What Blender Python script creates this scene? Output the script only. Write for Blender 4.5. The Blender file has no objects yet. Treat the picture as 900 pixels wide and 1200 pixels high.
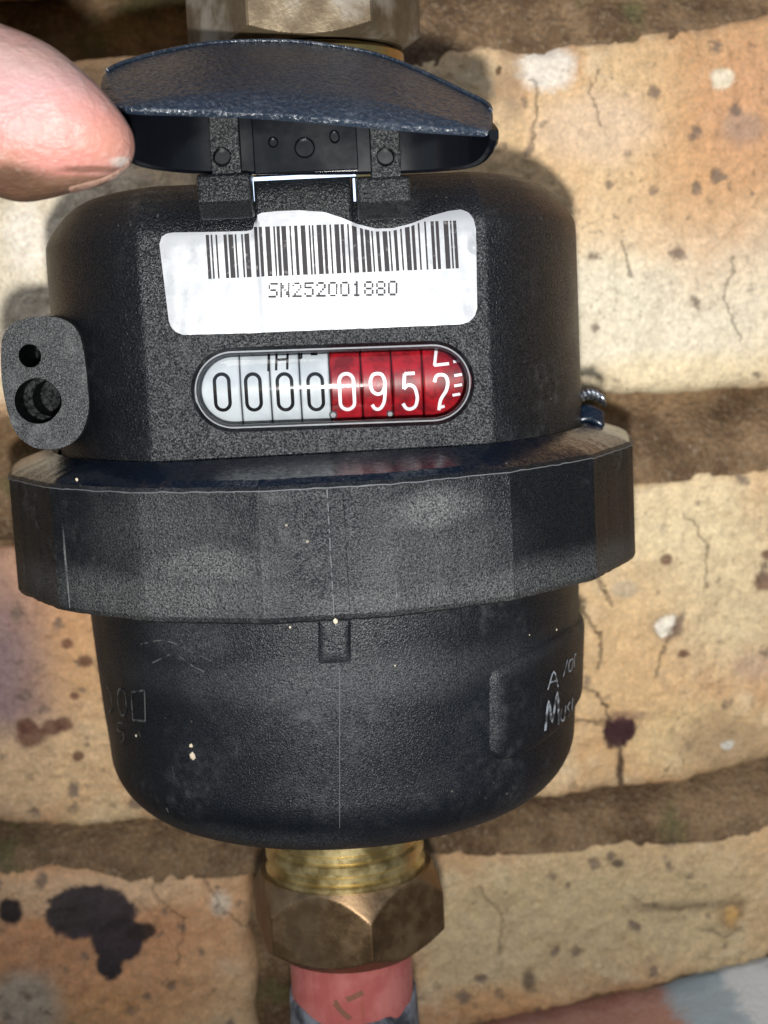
import bpy, bmesh, math, random
import numpy as np
from mathutils import Vector, Matrix, noise as mnoise
random.seed(4)
S = bpy.context.scene
COL = S.collection
R = math.radians

# ---------------------------------------------------------------- camera
FPX, CX, CY = 1785.0, 450.0, 600.0          # focal length and centre in pixels of the 900 x 1200 photograph
YAW, PITCH, ROLL = R(2.0), R(8.0), R(2.9)
CAM = Vector((0, -.29, 0))
FW = Vector((math.sin(YAW)*math.cos(PITCH), math.cos(YAW)*math.cos(PITCH), -math.sin(PITCH)))
r0 = FW.cross(Vector((0, 0, 1))).normalized(); u0 = r0.cross(FW)
RT = r0*math.cos(ROLL) - u0*math.sin(ROLL); UP = u0*math.cos(ROLL) + r0*math.sin(ROLL)
cam = bpy.data.cameras.new('camera'); camo = bpy.data.objects.new('camera', cam); COL.objects.link(camo)
m = Matrix.Identity(4)
for i in range(3):
    m[i][0] = RT[i]; m[i][1] = UP[i]; m[i][2] = -FW[i]; m[i][3] = CAM[i]
camo.matrix_world = m
cam.sensor_fit = 'VERTICAL'; cam.sensor_height = 24; cam.lens = FPX/1200*24
cam.clip_start = .005; cam.clip_end = 50
cam.dof.use_dof = True; cam.dof.focus_distance = .245; cam.dof.aperture_fstop = 18
S.camera = camo
S.render.resolution_x = 768; S.render.resolution_y = 1024

# ---------------------------------------------------------------- light
w = bpy.data.worlds.new('World'); S.world = w; w.use_nodes = True
nt = w.node_tree; bg = nt.nodes['Background']
sky = nt.nodes.new('ShaderNodeTexSky'); sky.sky_type = 'NISHITA'; sky.sun_disc = False
SUN_EL, SUN_AZ = R(52), R(200)
sky.sun_elevation = SUN_EL; sky.sun_rotation = SUN_AZ
nt.links.new(sky.outputs[0], bg.inputs[0]); bg.inputs[1].default_value = .09
sl = bpy.data.lights.new('sun', 'SUN'); sl.energy = .5; sl.angle = R(25); sl.color = (1, .95, .88)
so = bpy.data.objects.new('sun', sl); COL.objects.link(so)
sd = Vector((math.sin(SUN_AZ)*math.cos(SUN_EL), math.cos(SUN_AZ)*math.cos(SUN_EL), math.sin(SUN_EL)))
so.rotation_euler = sd.to_track_quat('Z', 'Y').to_euler()
fl = bpy.data.lights.new('phone_flash', 'SPOT'); fl.energy = 6.0; fl.spot_size = R(76); fl.spot_blend = 1.0; fl.shadow_soft_size = .004; fl.color = (1, .985, .965)
fo = bpy.data.objects.new('phone_flash', fl); COL.objects.link(fo)
fo.location = CAM - UP*.021 + RT*.001
fo.rotation_euler = (fo.location-Vector((.040, .06, .022))).to_track_quat('Z', 'Y').to_euler()
S.view_settings.view_transform = 'Standard'; S.view_settings.look = 'None'
S.view_settings.exposure = 0; S.view_settings.gamma = 1

# ---------------------------------------------------------------- pixel helpers: where things stand
def ray(px, py):
    return (FW + RT*((px-CX)/FPX) - UP*((py-CY)/FPX)).normalized()
def W(px, py, Y):
    d = ray(px, py); return CAM + d*((Y-CAM.y)/d.y)
def CYL(px, py, rad):                       # first hit with an upright cylinder about the meter's axis
    d = ray(px, py); a = d.x*d.x+d.y*d.y; b = 2*(CAM.x*d.x+CAM.y*d.y); c = CAM.x**2+CAM.y**2-rad*rad
    q = b*b-4*a*c; q = max(q, 0)
    return CAM + d*((-b-math.sqrt(q))/(2*a))

# ---------------------------------------------------------------- object helpers
def set_tag(o, label=None, cat=None, group=None, kind=None):
    if label: o['label'] = label
    if cat: o['category'] = cat
    if group: o['group'] = group
    if kind: o['kind'] = kind
    return o
def thing(name, loc, label, cat, group=None):
    o = bpy.data.objects.new(name, None); COL.objects.link(o); o.location = loc
    o.empty_display_size = .01
    return set_tag(o, label, cat, group)
def place(o, parent):
    COL.objects.link(o)
    if parent is not None:
        o.parent = parent
        o.location = -parent.location if parent.parent is None else (0, 0, 0)
    return o
def part(name, verts, faces, mat, parent=None, smooth=True, angle=35, mats=None):
    me = bpy.data.meshes.new(name)
    me.from_pydata([tuple(v) for v in verts], [], [tuple(f) for f in faces])
    me.validate(); me.update()
    bm = bmesh.new(); bm.from_mesh(me); bmesh.ops.remove_doubles(bm, verts=bm.verts, dist=1e-7)
    bmesh.ops.recalc_face_normals(bm, faces=bm.faces); bm.to_mesh(me); bm.free()
    me.materials.append(mat)
    if smooth:
        me.shade_smooth()
        me.set_sharp_from_angle(angle=R(angle))
    o = bpy.data.objects.new(name, me)
    return place(o, parent)
class MB:
    def __init__(s): s.v = []; s.f = []
    def add(s, v, f):
        n = len(s.v); s.v += [tuple(p) for p in v]; s.f += [tuple(i+n for i in q) for q in f]; return s
    def box(s, x0, x1, y0, y1, z0, z1, M=None):
        v = [(x, y, z) for x in (x0, x1) for y in (y0, y1) for z in (z0, z1)]
        if M: v = [M @ Vector(p) for p in v]
        return s.add(v, [(0, 1, 3, 2), (4, 6, 7, 5), (0, 4, 5, 1), (2, 3, 7, 6), (0, 2, 6, 4), (1, 5, 7, 3)])
    def build(s, name, mat, parent=None, **k): return part(name, s.v, s.f, mat, parent, **k)
def grid(nu, nv, fn, closed_u=False):
    v = [fn(i/(nu if closed_u else nu-1), j/(nv-1)) for j in range(nv) for i in range(nu)]
    f = []
    for j in range(nv-1):
        for i in range(nu if closed_u else nu-1):
            a = j*nu+i; b = j*nu+(i+1) % nu
            f.append((a, b, b+nu, a+nu))
    return v, f
def lathe(prof, n=192, rad=None, cap=(True, True)):
    """prof: (r, z); rad(theta, r, z) -> radius.  theta 0 faces the camera (-Y)."""
    v = []; f = []
    for (r_, z_) in prof:
        for i in range(n):
            t = 2*math.pi*i/n; q = rad(t, r_, z_) if rad else r_
            zz = z_
            if isinstance(q, tuple): q, zz = q
            v.append((q*math.sin(t), -q*math.cos(t), zz))
    for j in range(len(prof)-1):
        for i in range(n):
            a = j*n+i; b = j*n+(i+1) % n
            f.append((a, b, b+n, a+n))
    if cap[0]: f.append(tuple(range(n)))
    if cap[1]: f.append(tuple((len(prof)-1)*n+i for i in range(n)))
    return v, f
def cutout(obj, cutters):
    for c in cutters:
        md = obj.modifiers.new('cut', 'BOOLEAN'); md.operation = 'DIFFERENCE'; md.object = c; md.solver = 'EXACT'; md.material_mode = 'TRANSFER'
    dg = bpy.context.evaluated_depsgraph_get(); dg.update()
    me = bpy.data.meshes.new_from_object(obj.evaluated_get(dg))
    old = obj.data; obj.modifiers.clear(); obj.data = me; bpy.data.meshes.remove(old)
    me.shade_smooth(); me.set_sharp_from_angle(angle=R(30))
    for c in cutters:
        d = c.data; bpy.data.objects.remove(c); bpy.data.meshes.remove(d)
def interp(x, pts):
    return float(np.interp(x, [p[0] for p in pts], [p[1] for p in pts]))
def smoothline(pts, n=8):
    """Catmull-Rom through pts."""
    if len(pts) < 3: return pts
    P = [np.array(p, float) for p in pts]; out = []
    Q = [2*P[0]-P[1]]+P+[2*P[-1]-P[-2]]
    for i in range(1, len(Q)-2):
        for k in range(n):
            t = k/n
            out.append(.5*((2*Q[i])+(-Q[i-1]+Q[i+1])*t+(2*Q[i-1]-5*Q[i]+4*Q[i+1]-Q[i+2])*t*t+(-Q[i-1]+3*Q[i]-3*Q[i+1]+Q[i+2])*t**3))
    out.append(P[-1]); return [tuple(p) for p in out]
def ribbon(pts, wid, fn, mb):
    """flat stroke of width wid along 2-D pts, mapped to space by fn(u, v)."""
    P = [np.array(p, float) for p in pts]
    closed = np.linalg.norm(P[0]-P[-1]) < 1e-9
    L = []; 
    for i in range(len(P)):
        if closed: a, b = P[i-1 if i > 0 else -2], P[i+1 if i < len(P)-1 else 1]
        else: a, b = P[max(i-1, 0)], P[min(i+1, len(P)-1)]
        d = b-a; d = d/(np.linalg.norm(d)+1e-12); n = np.array([-d[1], d[0]])
        L.append(fn(*(P[i]+n*wid/2))); L.append(fn(*(P[i]-n*wid/2)))
    mb.add(L, [(2*i, 2*i+1, 2*i+3, 2*i+2) for i in range(len(P)-1)])
def tube(pts, rad, n=10):
    P = [Vector(p) for p in pts]; v = []; f = []
    up = Vector((0, 0, 1))
    for i, p in enumerate(P):
        d = (P[min(i+1, len(P)-1)]-P[max(i-1, 0)]).normalized()
        s = d.cross(up)
        if s.length < 1e-3: s = d.cross(Vector((1, 0, 0)))
        s.normalize(); t = s.cross(d); rr = rad(i/(len(P)-1)) if callable(rad) else rad
        for k in range(n):
            a = 2*math.pi*k/n; v.append(p+s*math.cos(a)*rr+t*math.sin(a)*rr)
    for i in range(len(P)-1):
        for k in range(n):
            a = i*n+k; b = i*n+(k+1) % n; f.append((a, b, b+n, a+n))
    f.append(tuple(range(n))); f.append(tuple((len(P)-1)*n+k for k in range(n)))
    return v, f
def bevel(o, width, seg=2, angle=30):
    md = o.modifiers.new('bevel', 'BEVEL'); md.width = width; md.segments = seg; md.limit_method = 'ANGLE'; md.angle_limit = R(angle)
    md.harden_normals = False
    return o

# ---------------------------------------------------------------- material helpers
class Mat:
    def __init__(s, name):
        s.m = bpy.data.materials.new(name); s.m.use_nodes = True; s.t = s.m.node_tree
        s.b = s.t.nodes['Principled BSDF']; s.tc = s.t.nodes.new('ShaderNodeTexCoord').outputs['Object']
    def put(s, sock, v):
        if hasattr(v, 'node'): s.t.links.new(v, sock)
        elif isinstance(v, (tuple, list)):
            sock.default_value = tuple(v)+((1,) if len(v) == 3 and len(sock.default_value) == 4 else ())
        else: sock.default_value = v
    def node(s, typ, **ins):
        n = s.t.nodes.new(typ)
        return n
    def math(s, op, a, b=0., clamp=False):
        n = s.t.nodes.new('ShaderNodeMath'); n.operation = op; n.use_clamp = clamp; s.put(n.inputs[0], a); s.put(n.inputs[1], b); return n.outputs[0]
    def vmath(s, op, a, b=(0, 0, 0)):
        n = s.t.nodes.new('ShaderNodeVectorMath'); n.operation = op; s.put(n.inputs[0], a)
        if op == 'SCALE': s.put(n.inputs['Scale'], b)
        else: s.put(n.inputs[1], b)
        return n.outputs['Value'] if op in ('LENGTH', 'DISTANCE', 'DOT_PRODUCT') else n.outputs[0]
    def noise(s, scale, detail=4, rough=.55, vec=None, col=False, dist=0.):
        n = s.t.nodes.new('ShaderNodeTexNoise'); n.inputs['Scale'].default_value = scale; n.inputs['Detail'].default_value = detail
        n.inputs['Roughness'].default_value = rough; n.inputs['Distortion'].default_value = dist
        s.put(n.inputs['Vector'], vec if vec is not None else s.tc); return n.outputs['Color' if col else 'Fac']
    def vor(s, scale, feature='F1', vec=None, out='Distance', rnd=1):
        n = s.t.nodes.new('ShaderNodeTexVoronoi'); n.feature = feature; n.inputs['Scale'].default_value = scale
        n.inputs['Randomness'].default_value = rnd
        s.put(n.inputs['Vector'], vec if vec is not None else s.tc); return n.outputs[out]
    def ramp(s, v, a, b, lo=0., hi=1.):
        n = s.t.nodes.new('ShaderNodeMapRange'); n.interpolation_type = 'SMOOTHSTEP'
        s.put(n.inputs['Value'], v); n.inputs['From Min'].default_value = a; n.inputs['From Max'].default_value = b
        n.inputs['To Min'].default_value = lo; n.inputs['To Max'].default_value = hi; return n.outputs[0]
    def mix(s, f, a, b, mode='MIX'):
        n = s.t.nodes.new('ShaderNodeMix'); n.data_type = 'RGBA'; n.blend_type = mode
        s.put(n.inputs[0], f); s.put(n.inputs[6], a); s.put(n.inputs[7], b); return n.outputs[2]
    def scalev(s, v): return s.vmath('MULTIPLY', s.tc, v)
    def blob(s, c, r, soft=.3, amp=.5, nvec=None):
        """soft-edged patch about c (x, z) with radii r, its edge broken up by noise."""
        d = s.vmath('SUBTRACT', s.tc, (c[0], 0, c[1])); d = s.vmath('MULTIPLY', d, (1/r[0], 0, 1/r[1]))
        L = s.vmath('LENGTH', d)
        L = s.math('ADD', L, s.math('MULTIPLY', s.math('SUBTRACT', nvec, .5), amp*2))
        return s.ramp(L, 1+soft, 1-soft)
    def bump(s, h, dist, strength=1., normal=None):
        n = s.t.nodes.new('ShaderNodeBump'); n.inputs['Strength'].default_value = strength; n.inputs['Distance'].default_value = dist
        s.put(n.inputs['Height'], h)
        if normal is not None: s.put(n.inputs['Normal'], normal)
        return n.outputs[0]
    def set(s, **k):
        for a, b in k.items(): s.put(s.b.inputs[a.replace('_', ' ')], b)
        return s

def plastic(name, base=(.010, .012, .015), rough=.42, grain=3000, grain_amt=.00006, dust=.5, spots=(), scratch=.5, spec=.5, dustcol=(.20, .205, .20)):
    M = Mat(name)
    g = M.noise(grain*1.7, 3, .7); g2 = M.vor(grain*.9)
    big = M.noise(55, 5, .6); mid = M.noise(420, 4, .65)
    d = M.math('MULTIPLY', M.ramp(big, .47, .78), M.ramp(mid, .40, .75))
    d = M.math('MULTIPLY', d, dust)
    edge = M.noise(90, 4, .6)
    for (x, z, rx, rz, a) in spots:
        bl = M.blob((x, z), (rx, rz), .7, .55, edge)
        bl = M.math('MULTIPLY', bl, M.math('MULTIPLY', M.ramp(M.noise(3200, 4, .8), .36, .74), a))
        d = M.math('MAXIMUM', d, bl)
    fleck = M.math('MULTIPLY', M.ramp(M.vor(420), .12, .07), M.ramp(M.noise(60, 2), .64, .70))
    sv = M.vmath('MULTIPLY', M.tc, (1500, 900, 36)); sc = M.noise(1, 2, .5, vec=sv)
    sc = M.math('MULTIPLY', M.ramp(sc, .70, .76), M.ramp(M.noise(40, 3), .48, .62)); sc = M.math('MULTIPLY', sc, scratch)
    d = M.math('MAXIMUM', d, sc)
    d = M.math('MULTIPLY', d, M.ramp(g, .3, .6, .45, 1.))
    col = M.mix(M.ramp(M.noise(20, 3), .3, .7), base, (base[0]*1.5, base[1]*1.45, base[2]*1.4))
    col = M.mix(d, col, dustcol); col = M.mix(M.math('MULTIPLY', fleck, .55*min(1, dust*1.5)), col, (.42, .36, .28))
    ro = M.math('ADD', M.ramp(big, .3, .7, rough-.05, rough+.08), M.math('MULTIPLY', d, .35), True)
    h = M.math('ADD', g, M.math('MULTIPLY', g2, .6)); h = M.math('ADD', h, M.math('MULTIPLY', mid, .12))
    M.set(Base_Color=col, Roughness=ro, Normal=M.bump(h, grain_amt))
    if grain_amt < .00001: M.put(M.b.inputs['Specular IOR Level'], spec)
    else: M.put(M.b.inputs['Specular IOR Level'], M.ramp(M.noise(grain*1.5, 2, .8, vec=M.vmath('ADD', M.tc, (1, 2, 3))), .38, .66, spec*.15, spec*1.6))
    return M.m

# ================================================================ the brick wall
WY = .0625                                  # face of the bricks
def WP(px, py): p = W(px, py, WY); return (p.x, p.z)
wall = thing('brick_wall', (0, WY+.03, -.26), 'weathered wall of pitted cream and orange bricks with raked brown joints behind the meter', 'wall')

def brick_material(box=(9, 9, 9, 9)):
    """clay with the stains, chips and cracks that lie within box (x0, x1, z0, z1) of the wall"""
    M = Mat('fired_clay')
    def inside(c, r=(.002, .002)): return box[0]-r[0] < c[0] < box[1]+r[0] and box[2]-r[1] < c[1] < box[3]+r[1]
    n1 = M.noise(38, 5, .6); n2 = M.noise(120, 4, .6); n3 = M.noise(900, 3, .7); n4 = M.noise(14, 3, .5); ed = M.noise(85, 8, .74); edf = M.noise(330, 6, .74)
    col = M.mix(M.ramp(n4, .35, .65), (.62, .42, .23), (.70, .54, .34))
    col = M.mix(M.ramp(n1, .48, .66), col, (.56, .32, .16))
    col = M.mix(M.math('MULTIPLY', M.ramp(n2, .52, .70), .5), col, (.76, .66, .50))
    # cracks, pits and specks
    warp = M.vmath('ADD', M.tc, M.vmath('SCALE', M.noise(70, 4, .6, col=True), .012))
    cr = M.vor(24, 'DISTANCE_TO_EDGE', vec=warp)
    crm = M.math('MULTIPLY', M.ramp(cr, .016, .003), M.ramp(M.noise(26, 2, vec=M.vmath('ADD', M.tc, (3, 3, 3))), .56, .66))
    wv = M.vmath('ADD', M.tc, M.vmath('SCALE', M.noise(420, 4, .7, col=True), .0052))
    pit = M.vor(210, vec=wv); rndm = M.vor(210, vec=wv, out='Color')
    sep = M.t.nodes.new('ShaderNodeSeparateColor'); M.put(sep.inputs[0], rndm)
    sz = M.math('MULTIPLY', M.math('POWER', sep.outputs[0], 2.0), .36)
    pm = M.ramp(M.math('SUBTRACT', sz, pit), -.14, .16)
    pm = M.math('MULTIPLY', pm, M.ramp(sep.outputs[1], .35, .6))
    pm2 = M.ramp(M.vor(520, vec=wv), .20, .10); pm2 = M.math('MULTIPLY', pm2, M.ramp(M.noise(50, 3), .46, .62))
    def P(px, py, rx, ry, c, a=1., soft=.5, amp=.5):
        nonlocal col
        k = 1/5.07e3
        if not inside(WP(px, py), (rx*k*1.3, ry*k*1.3)): return
        col = M.mix(M.math('MULTIPLY', M.blob(WP(px, py), (rx*k, ry*k), soft, amp*(1 if rx+ry > 64 else 1.35), ed if rx+ry > 64 else edf), a), col, c)
    cream = (.80, .70, .48); pale = (.80, .76, .63); tan = (.55, .43, .27); orange = (.62, .33, .15); pink = (.66, .36, .22)
    purple = (.22, .16, .17); dark = (.045, .035, .035)
    wc = M.vmath('ADD', M.tc, M.vmath('SCALE', M.vmath('SUBTRACT', M.noise(260, 5, .7, col=True), (.5, .5, .5)), .0055))
    dents = []
    def seg(pts, wpx, a):
        nonlocal col
        if not inside(WP(*pts[0])): return
        for (p, q) in zip(pts[:-1], pts[1:]):
            A, B = WP(*p), WP(*q); bx_, bz_ = B[0]-A[0], B[1]-A[1]; L2 = bx_*bx_+bz_*bz_
            pa = M.vmath('MULTIPLY', M.vmath('SUBTRACT', wc, (A[0], 0, A[1])), (1, 0, 1))
            t = M.math('DIVIDE', M.vmath('DOT_PRODUCT', pa, (bx_, 0, bz_)), L2, True)
            v = M.t.nodes.new('ShaderNodeCombineXYZ'); v.inputs[0].default_value = bx_; v.inputs[2].default_value = bz_
            d = M.vmath('LENGTH', M.vmath('SUBTRACT', pa, M.vmath('SCALE', v.outputs[0], t)))
            f = M.ramp(d, wpx*1.5/5.07e3, wpx*.35/5.07e3); dents.append(f)
            col = M.mix(M.math('MULTIPLY', f, a), col, (.12, .075, .045))
    # upper right brick
    P(760, 350, 200, 125, pale, .95, .5); P(700, 200, 190, 90, (.74, .53, .31), .75); P(840, 170, 80, 130, (.60, .34, .17), .75, .8); P(885, 120, 60, 70, pink, .5, .7)
    P(700, 150, 70, 40, (.74, .60, .48), .6); P(640, 78, 34, 26, (.85, .83, .78), .9, .3); P(847, 92, 14, 12, (.9, .85, .7), .9, .3); P(800, 440, 120, 24, cream, .8)
    P(600, 90, 14, 50, (.35, .26, .18), .6, .5); P(590, 130, 22, 18, (.4, .3, .2), .4); P(870, 150, 24, 18, (.30, .25, .24), .5, .5)
    # upper left brick
    P(60, 320, 170, 150, (.80, .76, .64), .9, .6); P(30, 280, 24, 40, (.95, .93, .86), .8)
    # middle course
    P(850, 680, 130, 120, (.70, .59, .39), .9, .6); P(720, 800, 90, 130, (.70, .49, .27), .8, .7); P(780, 600, 90, 50, cream, .6, .6); P(820, 860, 90, 40, (.75, .6, .34), .6)
    P(60, 660, 120, 70, (.70, .40, .27), .85, .5); P(40, 760, 120, 120, orange, .62, .7); P(-5, 790, 60, 140, (.24, .17, .20), .95, .8, .3); P(60, 900, 120, 50, (.70, .50, .30), .8)
    P(700, 610, 22, 40, (.42, .24, .15), .7, .4); P(690, 580, 12, 26, (.1, .08, .05), .7, .4); P(888, 780, 30, 18, (.50, .36, .30), .5, .5)
    P(730, 690, 16, 10, (.45, .42, .36), .5, .3); seg([(690, 590), (704, 622), (714, 655)], 1.6, .5); P(782, 735, 20, 15, (.10, .06, .06), .8, .4, .4); P(776, 736, 11, 11, (.9, .88, .8), 1, .2, .9); P(783, 728, 8, 8, (.85, .83, .75), 1, .2, .9)
    P(722, 858, 17, 17, (.05, .022, .026), 1, .15, .8); P(732, 852, 15, 14, (.05, .022, .026), 1, .15, .8); P(716, 868, 9, 9, (.06, .03, .03), .9, .3, .8); P(733, 838, 26, 6, (.12, .06, .06), .6, .6); P(727, 905, 4, 34, (.10, .06, .05), .8, .6, .3)
    P(850, 868, 60, 36, (.36, .25, .15), .75, .5); P(853, 872, 8, 6, (.7, .7, .68), 1, .3, .9)
    for (x, y, r) in ((78, 755, 8), (100, 775, 10), (30, 850, 12), (62, 852, 13), (88, 815, 6), (75, 848, 11), (36, 862, 18), (92, 885, 7), (895, 682, 14), (800, 765, 7), (780, 655, 8), (900, 650, 8)):
        P(x, y, r, r*.8, (.13, .06, .045), .85, .35, .45)
    seg([(696, 672), (708, 690), (714, 706)], 2.6, .55); seg([(684, 712), (700, 740), (705, 758), (700, 782)], 1.7, .6); seg([(680, 804), (700, 815), (709, 826), (713, 846)], 1.6, .55); seg([(660, 843), (690, 842), (712, 850)], 1.5, .5)
    seg([(727, 880), (726, 905), (729, 925)], 2.0, .75); seg([(782, 750), (772, 768), (765, 792)], 1.5, .5); seg([(640, 690), (655, 730), (648, 770)], 1.2, .35); seg([(800, 600), (830, 640), (826, 690)], 1.0, .3)
    seg([(625, 94), (629, 130), (622, 168)], 1.4, .45); seg([(700, 80), (690, 110), (705, 150)], 1.0, .3); seg([(860, 300), (850, 350), (866, 400)], 1.0, .3); seg([(728, 285), (738, 300), (741, 322)], 1.6, .45)
    # bottom course
    seg([(745, 1052), (767, 1064), (800, 1068), (830, 1061)], 2.2, .7); seg([(825, 1093), (852, 1098), (868, 1090)], 1.6, .6); seg([(560, 1040), (590, 1075), (585, 1120)], 1.0, .35); seg([(180, 1045), (215, 1080), (208, 1130)], 1.2, .4); seg([(240, 1030), (262, 1070), (290, 1090)], 1.4, .5)
    P(80, 1110, 220, 110, (.60, .29, .15), .8, .7); P(70, 1050, 200, 26, (.70, .52, .35), .6); P(90, 1190, 130, 40, orange, .7)
    P(30, 1180, 42, 46, (.42, .40, .34), .8, .4); P(108, 1072, 56, 36, (.060, .048, .054), 1, .10, .6); P(134, 1098, 38, 34, (.052, .040, .046), 1, .10, .6); P(128, 1130, 17, 22, (.045, .036, .04), 1, .15, .6); P(78, 1072, 27, 23, (.06, .048, .05), 1, .12, .6); P(12, 1068, 15, 17, dark, 1, .2, .3)
    P(165, 1092, 18, 12, (.04, .03, .03), .95, .2, .4)
    P(700, 1080, 240, 95, (.54, .44, .27), .85, .6); P(857, 1068, 17, 24, (.30, .19, .09), .9, .4); P(857, 1072, 9, 13, (.62, .38, .14), .9, .4)
    P(820, 1040, 60, 30, (.56, .44, .26), .7); P(580, 1180, 70, 26, (.62, .34, .15), .75, .6); P(800, 1062, 70, 6, (.12, .09, .06), .55, .8, .6)
    P(724, 1012, 8, 5, dark, .8); P(620, 1150, 8, 14, dark, .7); P(268, 1000, 22, 30, (.10, .11, .05), .8, .4, .6); P(258, 1060, 12, 16, (.8, .78, .7), .6)
    g1 = M.noise(1300, 5, .75, vec=M.vmath('ADD', M.tc, (5, 0, 2))); g2_ = M.noise(260, 6, .75, vec=M.vmath('ADD', M.tc, (1, 0, 8)))
    grain = M.math('MULTIPLY', M.ramp(g1, .28, .72, .84, 1.28), M.ramp(g2_, .3, .7, .90, 1.18))
    col = M.vmath('SCALE', M.vmath('MULTIPLY', col, (1.14, 1.08, .98)), grain)
    lum = M.vmath('DOT_PRODUCT', col, (.33, .33, .33)); lm = M.ramp(lum, .10, .30)
    col = M.mix(M.math('MULTIPLY', crm, M.math('MULTIPLY', lm, .35)), col, (.24, .16, .10))
    col = M.mix(M.math('MULTIPLY', pm, M.math('MULTIPLY', lm, .85)), col, (.21, .15, .115)); col = M.mix(M.math('MULTIPLY', pm2, M.math('MULTIPLY', lm, .50)), col, (.24, .17, .11))
    col = M.mix(M.math('MULTIPLY', M.ramp(n3, .35, .7, 0, .28), lm), col, (.48, .36, .25))
    h = M.math('ADD', M.math('MULTIPLY', n2, 1.2), M.math('MULTIPLY', n3, .35)); h = M.math('SUBTRACT', h, M.math('MULTIPLY', pm, .35)); h = M.math('SUBTRACT', h, M.math('MULTIPLY', crm, .5))
    h = M.math('SUBTRACT', h, M.math('MULTIPLY', pm2, .3))
    for d_ in dents: h = M.math('SUBTRACT', h, M.math('MULTIPLY', d_, .5))
    h = M.math('ADD', h, M.math('ADD', M.math('MULTIPLY', g1, .5), M.math('MULTIPLY', g2_, 1.1)))
    M.set(Base_Color=col, Roughness=.88, Normal=M.bump(h, .0012)); M.b.inputs['Specular IOR Level'].default_value = .25
    return M.m
M_brick = brick_material()
def mortar_material():
    M = Mat('old_mortar')
    a = M.noise(60, 5, .65); b = M.noise(700, 4, .7); c = M.vor(650)
    col = M.mix(M.ramp(a, .35, .68), (.11, .062, .028), (.29, .185, .095))
    col = M.mix(M.ramp(b, .48, .75), col, (.26, .19, .12))
    col = M.mix(M.math('MULTIPLY', M.ramp(c, .22, .1), M.ramp(M.noise(200, 2), .5, .6)), col, (.30, .24, .17))
    col = M.mix(M.math('MULTIPLY', M.ramp(M.noise(45, 4, vec=M.vmath('ADD', M.tc, (7, 1, 2))), .56, .66), .6), col, (.10, .11, .035))
    h = M.math('ADD', a, M.math('MULTIPLY', b, .5)); h = M.math('ADD', h, M.math('MULTIPLY', c, .3))
    col = M.vmath('SCALE', col, M.ramp(M.noise(1100, 4, .75), .25, .75, .55, 1.35)); M.set(Base_Color=col, Roughness=.95, Normal=M.bump(h, .0020)); return M.m
M_mortar = mortar_material()

def brick(top, bot, x0, x1, nx, nz, seed, ymid=WY, wob=.0010, name='brick', depth=.05, chips=()):
    """rough brick: front a displaced grid whose rim follows the worn arrises; top, bot are x -> z polylines."""
    def zt(x): return interp(x, top)+wob*.55*mnoise.noise(Vector((x*60, seed, 1)))+wob*.45*mnoise.noise(Vector((x*210, seed, 2)))+wob*.35*mnoise.noise(Vector((x*620, seed, 2)))
    def zb(x): return interp(x, bot)+wob*.55*mnoise.noise(Vector((x*60, seed, 5)))+wob*.45*mnoise.noise(Vector((x*210, seed, 6)))+wob*.35*mnoise.noise(Vector((x*620, seed, 6)))
    def ends(z, e): return (x0 if e == 0 else x1)+wob*mnoise.noise(Vector((z*90, seed, 9+e)))
    v = []; f = []
    us = [0, .004, .012] + list(np.linspace(.02, .98, nx-6)) + [.988, .996, 1]; vs = [0, .012, .035] + list(np.linspace(.06, .94, nz-6)) + [.965, .988, 1]
    for tz in vs:
        for tx in us:
            x = x0+(x1-x0)*tx; a, b = zb(x), zt(x); z = a+(b-a)*tz
            x += wob*1.5*mnoise.noise(Vector((z*90, seed, 9)))*(abs(tx-.5)*2)
            ed = min(tz*(b-a), (1-tz)*(b-a), tx*(x1-x0), (1-tx)*(x1-x0))
            rr = .0032+.0022*mnoise.noise(Vector((x*70, z*70, seed)))
            y = 0. if ed >= rr else (rr-math.sqrt(max(rr*rr-(rr-ed)**2, 0)))
            y += .0016*mnoise.noise(Vector((x*22, z*22, seed+3)))+.0007*mnoise.noise(Vector((x*90, z*90, seed+4)))+.0006*mnoise.noise(Vector((x*260, z*260, seed+4)))+.0004*mnoise.noise(Vector((x*700, z*700, seed+4)))
            if ed < .004: y += (1-ed/.004)*.0022*max(0, mnoise.noise(Vector((x*160, z*160, seed+8)))+.15)
            for (cx, cz, cr, cd) in chips:
                q = math.hypot(x-cx, (z-cz)*1.2)/(cr*(1+.5*mnoise.noise(Vector((x*150, z*150, 2)))))
                if q < 1: y += cd*(1-q*q)
            v.append((x, ymid+y, z))
    NX, NZ = len(us), len(vs)
    for j in range(NZ-1):
        for i in range(NX-1): a = j*NX+i; f.append((a, a+1, a+1+NX, a+NX))
    rim = [i for i in range(NX)]+[j*NX+NX-1 for j in range(1, NZ)]+[(NZ-1)*NX+i for i in range(NX-2, -1, -1)]+[j*NX for j in range(NZ-2, 0, -1)]
    base = len(v)
    for k in rim: p = v[k]; v.append((p[0], ymid+depth, p[2]))
    n = len(rim)
    for k in range(n): f.append((rim[k], base+k, base+(k+1) % n, rim[(k+1) % n]))
    mt = M_brick if nx < 100 else brick_material((x0, x1, min(interp(x0, bot), interp(x1, bot)), max(interp(x0, top), interp(x1, top))))
    return part(name, v, f, mt, wall, angle=60)
def line(pts): return [WP(*p) for p in pts]
PX = WP(320, 1100)[0]                       # perpend behind the pipe
XR = WP(960, 750)[0]; XL = XR-.232
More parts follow.
